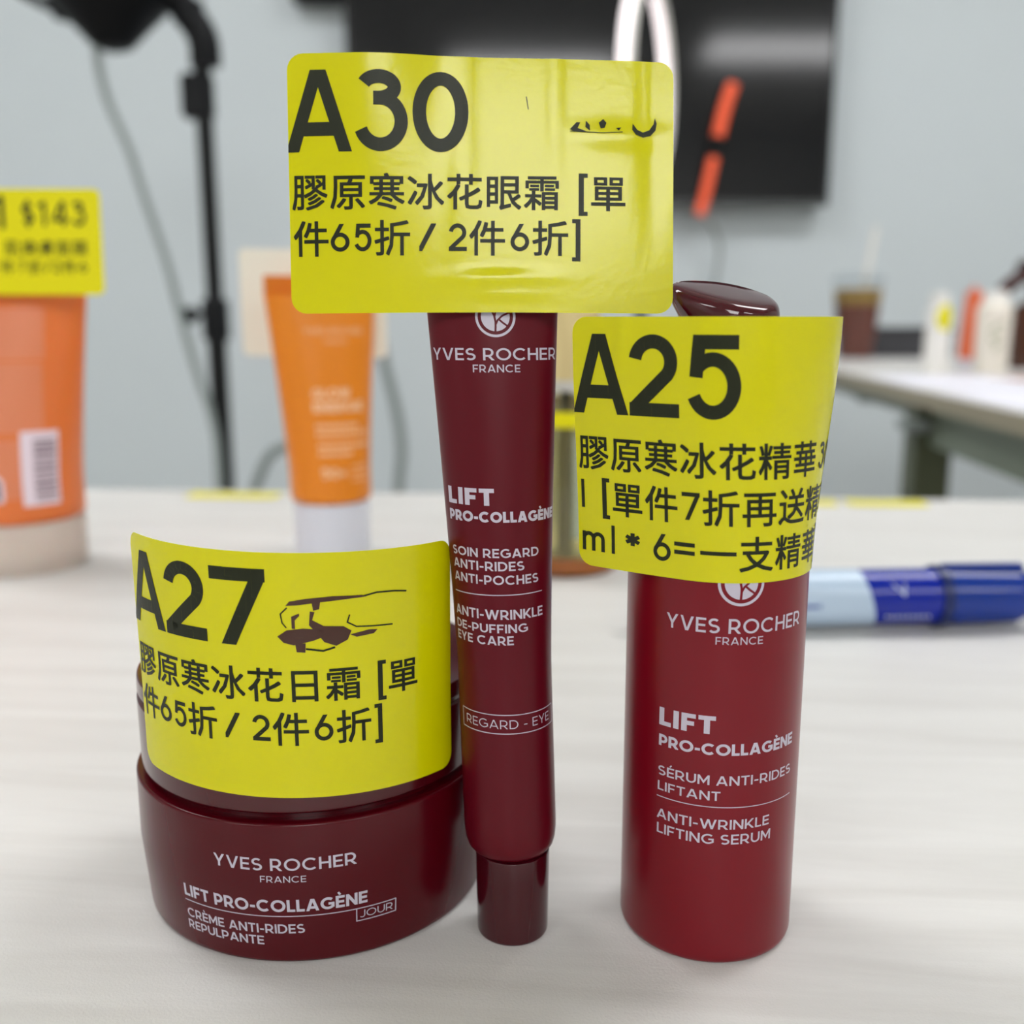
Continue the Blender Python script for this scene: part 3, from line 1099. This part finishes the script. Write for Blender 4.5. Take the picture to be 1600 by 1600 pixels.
for i in range(9):
    pp += strip([(7.35 + i * .17, -.50), (7.46 + i * .17, -.50)], .10)
pp += strip([(7.55, .72), (7.9, .30), (7.95, .72)], .05)
layer('label_print', pp, pen_surf, M['pen_text'], pen, off=.003, g=.5)

# ================================================================== ORANGE TUBE (middle distance)
def soft_tube(name, label, loc, rot, r, z0, z1, half, m, mtop, mcap, cap_r, cap_h, crimp_h, lean=0.0, capm=None):
    t = thing(name, label, 'tube', loc, (0, 0, rot))
    v, f = [], []
    n = 28
    SG = 72
    zs_ = [(z0, 0.0), (z0 + .01, .86), (z0 + .06, .93), (z0 + .16, .98), (z0 + .3, 1.0)] + [(z0 + .3 + (z1 - z0 - .3) * i / n, 1.0) for i in range(1, n + 1)]
    Pm = 2 * pi * r
    sec = []
    for (z, s) in zs_:
        k = max(0, (z - z0 - .15 * (z1 - z0)) / (.85 * (z1 - z0))) ** 1.15
        a = r + (half - r) * k
        lo, hi = .03, r
        for _ in range(22):
            b = (lo + hi) / 2
            hh = ((a - b) / (a + b)) ** 2
            if pi * (a + b) * (1 + 3 * hh / (10 + sqrt(4 - 3 * hh))) > Pm * (1 - .0 * k):
                hi = b
            else:
                lo = b
        b = max(b, .08)
        sec.append((z, a, b))
        for q in range(SG):
            an = 2 * pi * q / SG
            v.append((a * s * cos(an) + lean * (z - z0), b * s * sin(an), z))
    for i in range(len(zs_) - 1):
        for q in range(SG):
            a_, b_ = i * SG + q, i * SG + (q + 1) % SG
            f.append((a_, b_, b_ + SG, a_ + SG))
    f.append(tuple(range((len(zs_) - 1) * SG, len(zs_) * SG)))
    mesh('tube_body', v, f, m, t)
    L_ = lean * (z1 - z0)
    vv, ff = box_vf(-half + L_, half + L_, -.1, .1, z1 - .05, z1 + crimp_h, .03)
    mesh('crimp', vv, ff, mtop, t)
    lathe('cap', rounded([(0, 0), (cap_r, 0), (cap_r * 1.02, cap_h), (0, cap_h)], {1: .12, 2: .06}), mcap, t, seg=72)
    def surf(u, v_, off):
        for i in range(len(sec) - 1):
            if sec[i][0] <= v_ <= sec[i + 1][0]:
                break
        za, a0, b0 = sec[i]; zb, a1, b1 = sec[i + 1]
        k = 0 if zb == za else (v_ - za) / (zb - za)
        a, b = a0 + (a1 - a0) * k, b0 + (b1 - b0) * k
        ph = arc_phi(u, a, b)
        nx, ny = sin(ph) / a, -cos(ph) / b
        n_ = sqrt(nx * nx + ny * ny)
        return (a * sin(ph) + nx / n_ * off + lean * (v_ - z0), -b * cos(ph) + ny / n_ * off, v_)
    return t, surf

OT_ROT = radians(22)
ot, ot_surf = soft_tube('sunscreen_tube', 'bright orange squeeze tube standing on a white cap in the middle distance', (-7.8, 42.5, 0), OT_ROT,
                        1.72, 2.3, 10.9, 2.30, M['otube'], M['otubetop'], M['ocap'], 1.6, 2.3, .8, lean=-.020)
p = word('YVES ROCHER', -1.0, 1.5, 9.35, .26, .14, .14)
p += word('FRANCE', -.2, .75, 8.98, .17, .14, .16)
p += word('GLOW', -.85, .75, 6.75, .42, .24, .1)
p += word('ENERGIE', -.85, 1.35, 6.2, .42, .24, .1)
for (y, a, b) in ((5.62, -.8, .9), (5.3, -.8, 1.65), (4.82, -.75, 1.6), (4.5, -.75, .7)):
    x = a
    while x < b:
        p += strip([(x, y), (x + .15, y)], .16)
        x += .21
p += word('50+', -.7, .35, 3.45, .45, .2, .1)
for y in (3.9, 3.62, 3.35):
    x = .6
    while x < 1.5:
        p += strip([(x, y), (x + .12, y)], .09)
        x += .18
layer('printed_lettering', p, ot_surf, M['oprint'], ot, off=.006, g=.2, label='pale peach product lettering')
def ot_sticker(u, v, off):
    x = 3.05 - u - .3
    return (x * 1.0 , .62 + .04 * abs(x) + off, 8.35 + v * 1.17 - .02 * x)
Rz = Matrix.Rotation(-OT_ROT, 3, 'Z')
def ot_sticker_w(u, v, off):
    x, y, z = ot_sticker(u, v, off)
    q = Rz @ Vector((x * 1.08 - .55, y + .35, z))
    return (q.x, q.y, q.z)
st = sticker_sheet(ot_sticker_w, ot, M['yellow_matt'], M['cream_back'], 'cream reverse side of a price sticker behind the tube', nu=24, nv=12)

# ================================================================== PEACH TUBE (left edge)
pt, pt_surf = soft_tube('mask_tube', 'translucent peach orange tube at the left edge with a yellow sticker priced 143', (-20.15, 40.2, 0), 0,
                        2.5, 2.0, 13.6, 3.75, M['peach'], M['peach'], M['pcap'], 2.42, 2.05, .9)
p = []
for (y0, y1, a, b) in ((8.55, 10.4, -2.6, 2.25), (5.75, 8.3, -2.6, 2.15), (3.2, 5.5, -2.6, 1.9)):
    y = y0
    while y < y1 - .06:
        p += strip([(a, y), (b, y)], .13)
        y += .19
layer('small_print', p, pt_surf, M['peach_pale'], pt, off=.006, g=.25, label='pale blocks of fine print')
layer('barcode_panel', [[(1.3, 2.8), (2.72, 2.8), (2.72, 5.7), (1.3, 5.7)]], pt_surf, M['barwhite'], pt, off=.012, g=.2, label='pale barcode panel')
bars = []
y = 3.0
while y < 5.4:
    w_ = random.choice((.04, .05, .08, .1))
    bars += strip([(1.75, y), (2.62, y)], w_)
    y += w_ + random.choice((.05, .07, .1))
layer('barcode_bars', bars, pt_surf, M['bardark'], pt, off=.016, g=.2)
b2 = [[(-.8, 3.0), (.6, 3.0), (.65, 3.1), (.65, 3.8), (.48, 4.05), (-.8, 4.05)]]
layer('badge', b2, pt_surf, M['barwhite'], pt, off=.012, g=.2)
layer('badge_print', [[(-.8, 3.1), (.52, 3.1), (.52, 3.75), (.42, 3.9), (-.8, 3.9)]], pt_surf, M['bardark'], pt, off=.016, g=.2)
def pt_sticker(u, v, off):
    x = -1.05 + u
    return (x + .2, -2.05 + .03 * x * x * .2 - off + .06 * v, 10.85 + v)
st = sticker_sheet(pt_sticker, pt, M['yellow_matt'], M['cream_back'], 'yellow sticker with the price 143', nu=24, nv=16)
p = small('1', 19.5, 23.3, 15.0, 12.3, .17)
for ch, a, b in (('$', 30.0, 34.6), ('1', 36.4, 39.2), ('4', 41.6, 47.4), ('3', 49.0, 54.2)):
    p += small(ch, a, b, 13.9, 9.2, .16)
p += han('肌煥膚面膜', 22.4, 22.2, 6.45, 5.9)
p += han('件', 20.4, 29.6, 6, 5.6) + small('7', 27.4, 30.2, 31.4) + han('折', 31.0, 29.6, 6, 5.6) + small('/', 37.6, 40.2, 31.4)
p += small('2', 41.0, 43.8, 31.4) + han('件', 44.2, 29.6, 6, 5.6) + small('6', 50.8, 53.8, 31.4)
sticker_text(pt_sticker, st, p, off=.02)

# ================================================================== OIL BOTTLE between the products
ob = thing('oil_bottle', 'clear golden oil spray bottle seen between the tube and the serum bottle', 'bottle', (2.15, 39.9, 0))
lathe('bottle_glass', rounded([(0, 0), (2.15, 0), (2.2, 6.6), (1.2, 7.1), (1.1, 7.3), (0, 7.3)], {1: .2, 2: .6, 3: .1}), M['glass'], ob, seg=64)
lathe('golden_oil', rounded([(0, .75), (1.92, .75), (1.95, 6.0), (0, 6.0)], {1: .15}), M['oil'], ob, seg=48)
lathe('amber_base', rounded([(0, .12), (1.95, .12), (1.95, .72), (0, .72)], {1: .1}), M['amber'], ob, seg=48)
lathe('foot_band', rounded([(0, 0.02), (1.6, .02), (1.6, .1), (0, .1)], {}), M['brown'], ob, seg=48)
lathe('dip_tube', [(.0, .8), (.17, .8), (.17, 7.0), (0, 7.0)], M['charcoal'], ob, seg=16)
lathe('collar', rounded([(0, 7.2), (1.42, 7.2), (1.42, 7.62), (0, 7.62)], {1: .05, 2: .05}), M['silver'], ob, seg=64)
lathe('cap', rounded([(0, 7.63), (1.34, 7.63), (1.34, 11.2), (0, 11.2)], {2: .15}), M['gold'], ob, seg=64)
def oil_surf(u, v, off):
    a = u / 2.2
    r = 2.2 + off
    return (r * sin(a), -r * cos(a), v)
layer('yellow_label_band', [[(-2.6, 5.9), (2.6, 5.9), (2.6, 6.5), (-2.6, 6.5)]], oil_surf, M['yellow_matt'], ob, off=.01, g=.2, label='strip of yellow sticker round the shoulder')
layer('product_label', [[(.2, 1.6), (1.3, 1.6), (1.3, 5.6), (.2, 5.6)]], oil_surf, M['greenprint'], ob, off=.008, g=.2, label='pale green label')

# ================================================================== flat yellow stickers near the far edge
def flat_sticker(label, x0, x1, y0, y1, rot=0):
    cx, cy = (x0 + x1) / 2, (y0 + y1) / 2
    hx, hy = (x1 - x0) / 2, (y1 - y0) / 2
    n = 12
    v, f = [], []
    for k in range(2):
        for j in range(5):
            for i in range(n + 1):
                x = -hx + 2 * hx * i / n
                y = -hy + 2 * hy * j / 4
                z = .02 + .02 * k + .12 * max(0, abs(i / n - .5) * 2 - .75) ** 1 * 1.2
                v.append((x, y, z))
    m_ = n + 1
    for j in range(4):
        for i in range(n):
            a = j * m_ + i
            f.append((a, a + m_, a + m_ + 1, a + 1))
            b = a + 5 * m_
            f.append((b, b + 1, b + m_ + 1, b + m_))
    border = [i for i in range(m_)] + [j * m_ + n for j in range(1, 5)] + [4 * m_ + i for i in range(n - 1, -1, -1)] + [j * m_ for j in range(3, 0, -1)]
    for i in range(len(border)):
        a, b = border[i], border[(i + 1) % len(border)]
        f.append((a, b, b + 5 * m_, a + 5 * m_))
    o = mesh('yellow_sticker', v, f, M['yellow_matt'], None, loc=(cx, cy, 0))
    o.rotation_euler = (0, 0, rot)
    return tag(o, label, 'sticker')
flat_sticker('yellow sticker lying flat at the far table edge before the light stand', -18.5, -13.3, 55.4, 57.2, radians(-4))
flat_sticker('short yellow sticker at the far table edge just right of the A25 sticker', 15.4, 17.75, 53.2, 54.8, radians(-4))
flat_sticker('long yellow sticker at the far table edge before the side table leg', 18.4, 22.6, 53.0, 54.7, radians(-4))

# ================================================================== TELEVISION
tv = thing('television', 'large black wall television with a glossy switched-off screen', 'television', (18.2, 245, 36.2))
box('housing', -56.4, 56.4, .6, 4.5, 0, 64, M['bezel'], tv, b=.4)
box('screen', -55.6, 55.6, 0.35, .8, 1.6, 63.2, M['screen'], tv)
box('lower_trim', -56.4, 56.4, -.1, 1.0, -.3, .7, M['bezel2'], tv, b=.1)
for (a, b, c, d) in ((-56.4, 56.4, .7, 1.6), (-56.4, 56.4, 63.2, 64), (-56.4, -55.6, 1.6, 63.2), (55.6, 56.4, 1.6, 63.2)):
    box('bezel', a, b, 0, 1.0, c, d, M['bezel'], tv, b=.1)
box('wall_mount', -20, 20, 4.5, 7.0, 15, 45, M['blackm'], tv)
o = box('wall_speaker', -50.5, -38.9, 246, 251.9, 81.3, 93, M['black'], None, b=.5)
tag(o, 'small black speaker box on the wall left of the television', 'speaker')

sweep('power_cable', [(40.5, 247.5, 35.4), (44, 246.6, 34.9), (47.5, 246, 32), (49.5, 246, 27), (49.3, 247, 20), (48.8, 250.5, 8), (48.5, 251.2, -20), (48.5, 251.3, -74.4)], .55, M['grey'],
      None, seg=10)
tag(bpy.data.objects['power_cable'], 'thin grey cable hanging from under the television down the wall', 'cable')

# orange two-piece bar on the screen, weakly emissive material
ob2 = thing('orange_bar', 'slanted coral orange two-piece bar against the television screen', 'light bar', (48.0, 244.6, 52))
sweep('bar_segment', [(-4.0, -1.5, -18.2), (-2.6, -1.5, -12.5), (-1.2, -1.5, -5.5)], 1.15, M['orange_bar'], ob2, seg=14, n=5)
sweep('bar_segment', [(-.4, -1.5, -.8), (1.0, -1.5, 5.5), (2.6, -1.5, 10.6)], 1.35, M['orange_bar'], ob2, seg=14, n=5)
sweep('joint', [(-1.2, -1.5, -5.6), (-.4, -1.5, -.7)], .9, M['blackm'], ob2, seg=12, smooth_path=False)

# ================================================================== RING LIGHT
rl = thing('ring_light', 'glowing pinkish white ring light on a stand seen edge-on before the television', 'ring light', (19.0, 150, -75))
RLZ = 42.4 + 75
R1 = 13.2
ang = radians(70)
pts = []
for k in range(64):
    a = 2 * pi * k / 64
    pts.append(Vector((R1 * cos(a) * cos(ang), R1 * cos(a) * sin(ang), RLZ + R1 * sin(a))))
v, f = sweep_vf(pts, .85, 14, closed=True)
mesh('light_ring', v, f, M['ring'], rl)
pts = [p_ + Vector((sin(ang) * .85, -cos(ang) * .85 + 0, 0)) * -0.0 + Vector((-sin(ang), cos(ang), 0)) * -.9 for p_ in pts]
v, f = sweep_vf(pts, .5, 10, closed=True)
mesh('ring_housing', v, f, M['white'], rl)
sweep('stand_pole', [(0, 0, 3), (0, 0, RLZ - R1 - .8)], .8, M['blackm'], rl, smooth_path=False)
for k in range(3):
    a = radians(90 + 120 * k)
    sweep('leg', [(0, 0, 22), (18 * cos(a), 18 * sin(a), 8), (30 * cos(a), 30 * sin(a), .8)], .7, M['blackm'], rl, n=4)
box('clamp', -1.4, 1.4, -1.4, 1.4, RLZ + R1 - 1.4, RLZ + R1 + 1.6, M['bezel2'], rl, b=.3)

# ================================================================== TRIPOD LIGHT STAND
ls = thing('light_stand', 'tall black tripod light stand at the left with a black lamp head', 'light stand', (-46.6, 160, -75))
Z0 = 75
sweep('lower_pole', [(0, 0, 8), (0, 0, Z0 + 13)], 1.5, M['blackm'], ls, smooth_path=False, seg=20)
sweep('upper_pole', [(0, 0, Z0 + 12), (0, 0, Z0 + 50)], 1.3, M['blackm'], ls, smooth_path=False, seg=20)
lathe('lock_collar', rounded([(0, 0), (2.1, 0), (2.1, 6.4), (0, 6.4)], {1: .5, 2: .5}), M['black'], ls, c=(0, 0, Z0 + 6.5), seg=24)
k_ = sweep('lock_knob', [(-1.2, -.5, Z0 + 10.6), (-2.6, -.6, Z0 + 10.5), (-4.6, -.6, Z0 + 10.4)], [.5] * 5 + [1.3] * 4, M['black'], ls, n=4)
box('clamp_block', -3.1, 1.4, -1.6, 1.6, Z0 + 39.6, Z0 + 46.0, M['black'], ls, b=.4)
lathe('knob', rounded([(0, 0), (1.5, 0), (1.5, 2.4), (0, 2.4)], {1: .3, 2: .3}), M['black'], ls, c=(1.4, 0, Z0 + 47), seg=20)
for k in range(3):
    a = radians(30 + 120 * k)
    sweep('leg', [(0, 0, 26), (22 * cos(a), 22 * sin(a), 12), (38 * cos(a), 38 * sin(a), 1.2)], .8, M['blackm'], ls, n=4)
# tilting bracket rising to the left
sweep('bracket', [(.6, 0, Z0 + 47), (.5, -.5, Z0 + 51.0), (-1.6, -1, Z0 + 54.5), (-4.0, -1, Z0 + 57.5), (-6, -1, Z0 + 60.5)], 2.3, M['black'], ls, seg=14)
lathe('bracket_joint', rounded([(0, -1.6), (2.3, -1.6), (2.3, 1.6), (0, 1.6)], {1: .4, 2: .4}), M['black'], ls, c=(-1.2, -1.2, Z0 + 54.2), seg=24)
# lamp head: a domed housing hanging down with yoke and rear handle
hd = rounded([(0, -6.2), (2.8, -5.4), (5.4, -2.6), (8.2, .2), (9.6, 4.0), (9.6, 12.0), (0, 12.0)], {1: 1.5, 2: 1.5, 3: 1.5, 4: 1.5})
lathe('lamp_head', hd, M['black'], ls, c=(-12.4, -2, Z0 + 54.6), seg=48)
for k in range(7):
    v, f = lathe_vf([(9.62, 0), (10.1, 0), (10.1, .5), (9.62, .5)], 48, (-12.4, -2, Z0 + 60 + k * .95))
    mesh('cooling_fin', v, f, M['black'], ls)
sweep('yoke', [(-1.5, -1, Z0 + 56.5), (-4, -1.5, Z0 + 57.0), (-7, -2, Z0 + 58)], 2.6, M['black'], ls, seg=12)
sweep('rear_mount', [(-12, -2, Z0 + 56.4), (-16, -2, Z0 + 55.2), (-18.5, -2, Z0 + 54.4), (-20.2, -2, Z0 + 54.8)], 1.7, M['black'], ls, seg=12)
sweep('handle', [(-20, -2, Z0 + 54.4), (-24, -2, Z0 + 56.2), (-30, -2, Z0 + 59.8)], .8, M['blackm'], ls, seg=12)
sweep('cable_plug', [(-12.6, -2.2, Z0 + 55.4), (-14.0, -2.6, Z0 + 53.4), (-14.5, -2.8, Z0 + 50.6)], .9, M['black'], ls, seg=12)
sweep('lamp_cable', [(-14.5, -2.8, Z0 + 51), (-14.3, -2.8, Z0 + 46), (-13.2, -2.6, Z0 + 41), (-11.0, -2.2, Z0 + 35.0), (-9.2, -2, Z0 + 28), (-6.6, -2, Z0 + 19), (-5.2, -1.8, Z0 + 12),
                     (-4.0, -1.6, Z0 + 6), (-2.6, -1.4, Z0), (-1.2, -1.3, Z0 - 5), (-.4, -1.6, Z0 - 12), (-.6, -1.8, Z0 - 30), (-1, -2, Z0 - 60)], .62, M['greyd'], ls, seg=10)
bpy.data.objects['lamp_cable']['label'] = 'grey power cable looping down from the lamp head'

# grey hose behind the orange tube
o = sweep('grey_hose', [(-68, 205, -58), (-54, 205, -26), (-50.5, 205, -18.5), (-47, 205, -16.2), (-42, 205, -15.5), (-34, 205, -12), (-30, 205, -2), (-29.5, 205, 6.5), (-28.3, 205, 9),
                       (-26.8, 205, 6), (-25.4, 205, -1), (-23.6, 205, -9), (-22.8, 205, -17), (-23.6, 205, -26), (-24.5, 205, -50), (-26, 206, -73.6)], 1.05, M['greyd'], None, seg=12)
tag(o, 'thick grey cord curving upright behind the orange tube', 'cord')

# ================================================================== SIDE TABLE ITEMS (table top at z = 3)
T2 = 3.0
cup = thing('iced_tea_cup', 'clear plastic takeaway cup of brown tea with lid and straw', 'cup', (60.3, 178, T2))
lathe('cup_wall', [(2.75, 0.05), (2.85, 0.05), (4.25, 13.4), (4.1, 13.4)], M['cupclear'], cup, seg=40)
lathe('tea', rounded([(0, .15), (2.7, .15), (3.75, 9.2), (0, 9.2)], {1: .2}), M['tea'], cup, seg=40)
lathe('tea_top', [(0, 9.25), (3.76, 9.25), (4.05, 11.9), (0, 11.9)], M['tea2'], cup, seg=40)
lathe('lid', rounded([(0, 13.3), (4.45, 13.3), (4.45, 13.9), (3.6, 14.6), (0, 14.7)], {1: .1, 2: .2, 3: .3}), M['cupclear'], cup, seg=40)
sweep('straw', [(0.2, 0, 1.0), (.9, 0, 12), (2.4, 0, 22.4)], .45, M['white'], cup, smooth_path=False, seg=12)

bx = thing('charcoal_box', 'low charcoal grey box between the tea cup and the white bottle', 'box', (70.5, 184, T2))
box('box_body', -6.5, 8.2, -3, 3, 0, 4.2, M['charcoal'], bx, b=.25)
box('box_lid', -6.7, 8.4, -3.2, 3.2, 4.25, 5.4, M['charcoal'], bx, b=.25)

wb = thing('white_bottle', 'slim white bottle with a round yellow sticker on the side table', 'bottle', (53.3, 127, T2))
lathe('bottle_body', rounded([(0, 0), (1.5, 0), (1.5, 8.0), (.9, 8.6), (0, 8.6)], {1: .15, 2: .4}), M['white'], wb, seg=40)
lathe('cap', rounded([(0, 8.6), (1.15, 8.6), (1.1, 10.0), (0, 10.0)], {2: .2}), M['white'], wb, seg=32)
def wb_surf(u, v, off):
    r = 1.55 + off; a = u / 1.5
    return (r * sin(a), -r * cos(a), v)
layer('yellow_label', [[(.2 + 1.05 * cos(2 * pi * k / 20), 7.0 + 1.6 * sin(2 * pi * k / 20)) for k in range(20)]], wb_surf, M['yellow_matt'], wb, off=.01, g=.25, label='round yellow sticker')

rt, _ = soft_tube('coral_tube', 'narrow coral orange tube standing between two white bottles', (63.4, 140, T2), radians(58), 1.5, 1.4, 10.6, 1.9,
                  M['redorange'], M['redorange'], M['ocap'], 1.45, 1.4, .7)
w2 = thing('wide_white_bottle', 'wide cream white bottle with green print beside the brown pump bottle', 'bottle', (60.2, 127, T2))
lathe('bottle_body', rounded([(0, 0), (2.0, 0), (2.1, 8.2), (1.5, 9.0), (0, 9.0)], {1: .2, 2: .5}), M['whitecream'], w2, seg=40)
lathe('cap', rounded([(0, 9.0), (1.5, 9.0), (1.4, 10.2), (0, 10.2)], {2: .25}), M['white'], w2, seg=32)
def w2_surf(u, v, off):
    r = 2.1 + off; a = u / 2.1
    return (r * sin(a), -r * cos(a), v)
lf = []
for (cx, cy, s, an) in ((-.8, 5.8, .7, 50), (-.2, 5.0, .6, 20), (-.9, 4.4, .6, 120), (-.3, 3.6, .7, 60), (.3, 6.3, .5, 10)):
    lf.append([(cx + s * cos(2 * pi * k / 12) * cos(radians(an)) - s * .35 * sin(2 * pi * k / 12) * sin(radians(an)),
                cy + s * cos(2 * pi * k / 12) * sin(radians(an)) + s * .35 * sin(2 * pi * k / 12) * cos(radians(an))) for k in range(12)])
layer('leaf_print', lf, w2_surf, M['greenprint'], w2, off=.012, g=.3)

bp = thing('brown_pump_bottle', 'dark brown pump bottle at the right edge of the picture', 'bottle', (72.6, 140, T2))
lathe('bottle_body', rounded([(0, 0), (3.4, 0), (3.4, 8.6), (1.4, 9.6), (1.3, 10.2), (0, 10.2)], {1: .3, 2: 1.2, 3: .3}), M['brown'], bp, seg=48)
lathe('pump_collar', rounded([(0, 10.2), (1.6, 10.2), (1.6, 11.4), (.5, 11.5), (.5, 12.2), (0, 12.2)], {1: .1, 2: .1}), M['brownpump'], bp, seg=32)
box('pump_head', -3.4, 1.6, -1.3, 1.3, 11.8, 14.8, M['brownpump'], bp, b=.35)
sweep('nozzle', [(-2.2, 0, 12.8), (-3.6, 0, 12.2), (-5.4, 0, 10.6)], 1.0, M['brownpump'], bp, n=4)

def sheet(name, label, cat, x, y, w_, h_, rot, m, z=T2):
    v, f = box_vf(-w_ / 2, w_ / 2, -h_ / 2, h_ / 2, .02, .06)
    n = 8
    V, F = [], []
    for k in range(2):
        for i in range(n + 1):
            for j in (0, 1):
                V.append((-w_ / 2 + w_ * i / n, -h_ / 2 + h_ * j, .03 + .03 * k + .05 * (i / n - .5) ** 2))
    for i in range(n):
        a = 2 * i
        F.append((a, a + 1, a + 3, a + 2))
        b = a + 2 * (n + 1)
        F.append((b, b + 2, b + 3, b + 1))
        F.append((a, a + 2, b + 2, b)); F.append((a + 1, b + 1, b + 3, a + 3))
    q = 2 * (n + 1)
    F.append((0, q, q + 1, 1)); F.append((2 * n, 2 * n + 1, q + 2 * n + 1, q + 2 * n))
    o = mesh(name, V, F, m, None, loc=(x, y, z))
    o.rotation_euler = (0, 0, rot)
    return tag(o, label, cat)
sheet('paper_sheet', 'white paper sheet nearest the front on the side table', 'paper', 49.6, 87, 18, 25, radians(-5.4), M['paper'])
sheet('paper_sheet', 'white paper sheet lying before the slim white bottle', 'paper', 50.0, 113.5, 14, 20, radians(-5), M['paper'])
sheet('pink_card', 'pink card at the right end of the side table', 'card', 69, 105, 12, 6, radians(4), M['pink'])
sheet('coral_card', 'flat coral card below the coral tube', 'card', 59.6, 117, 7, 3.5, radians(-2), M['redcard'])
sheet('mauve_card', 'dark mauve card beside the pink card', 'card', 68.5, 117, 9, 4, radians(2), M['mauve'])
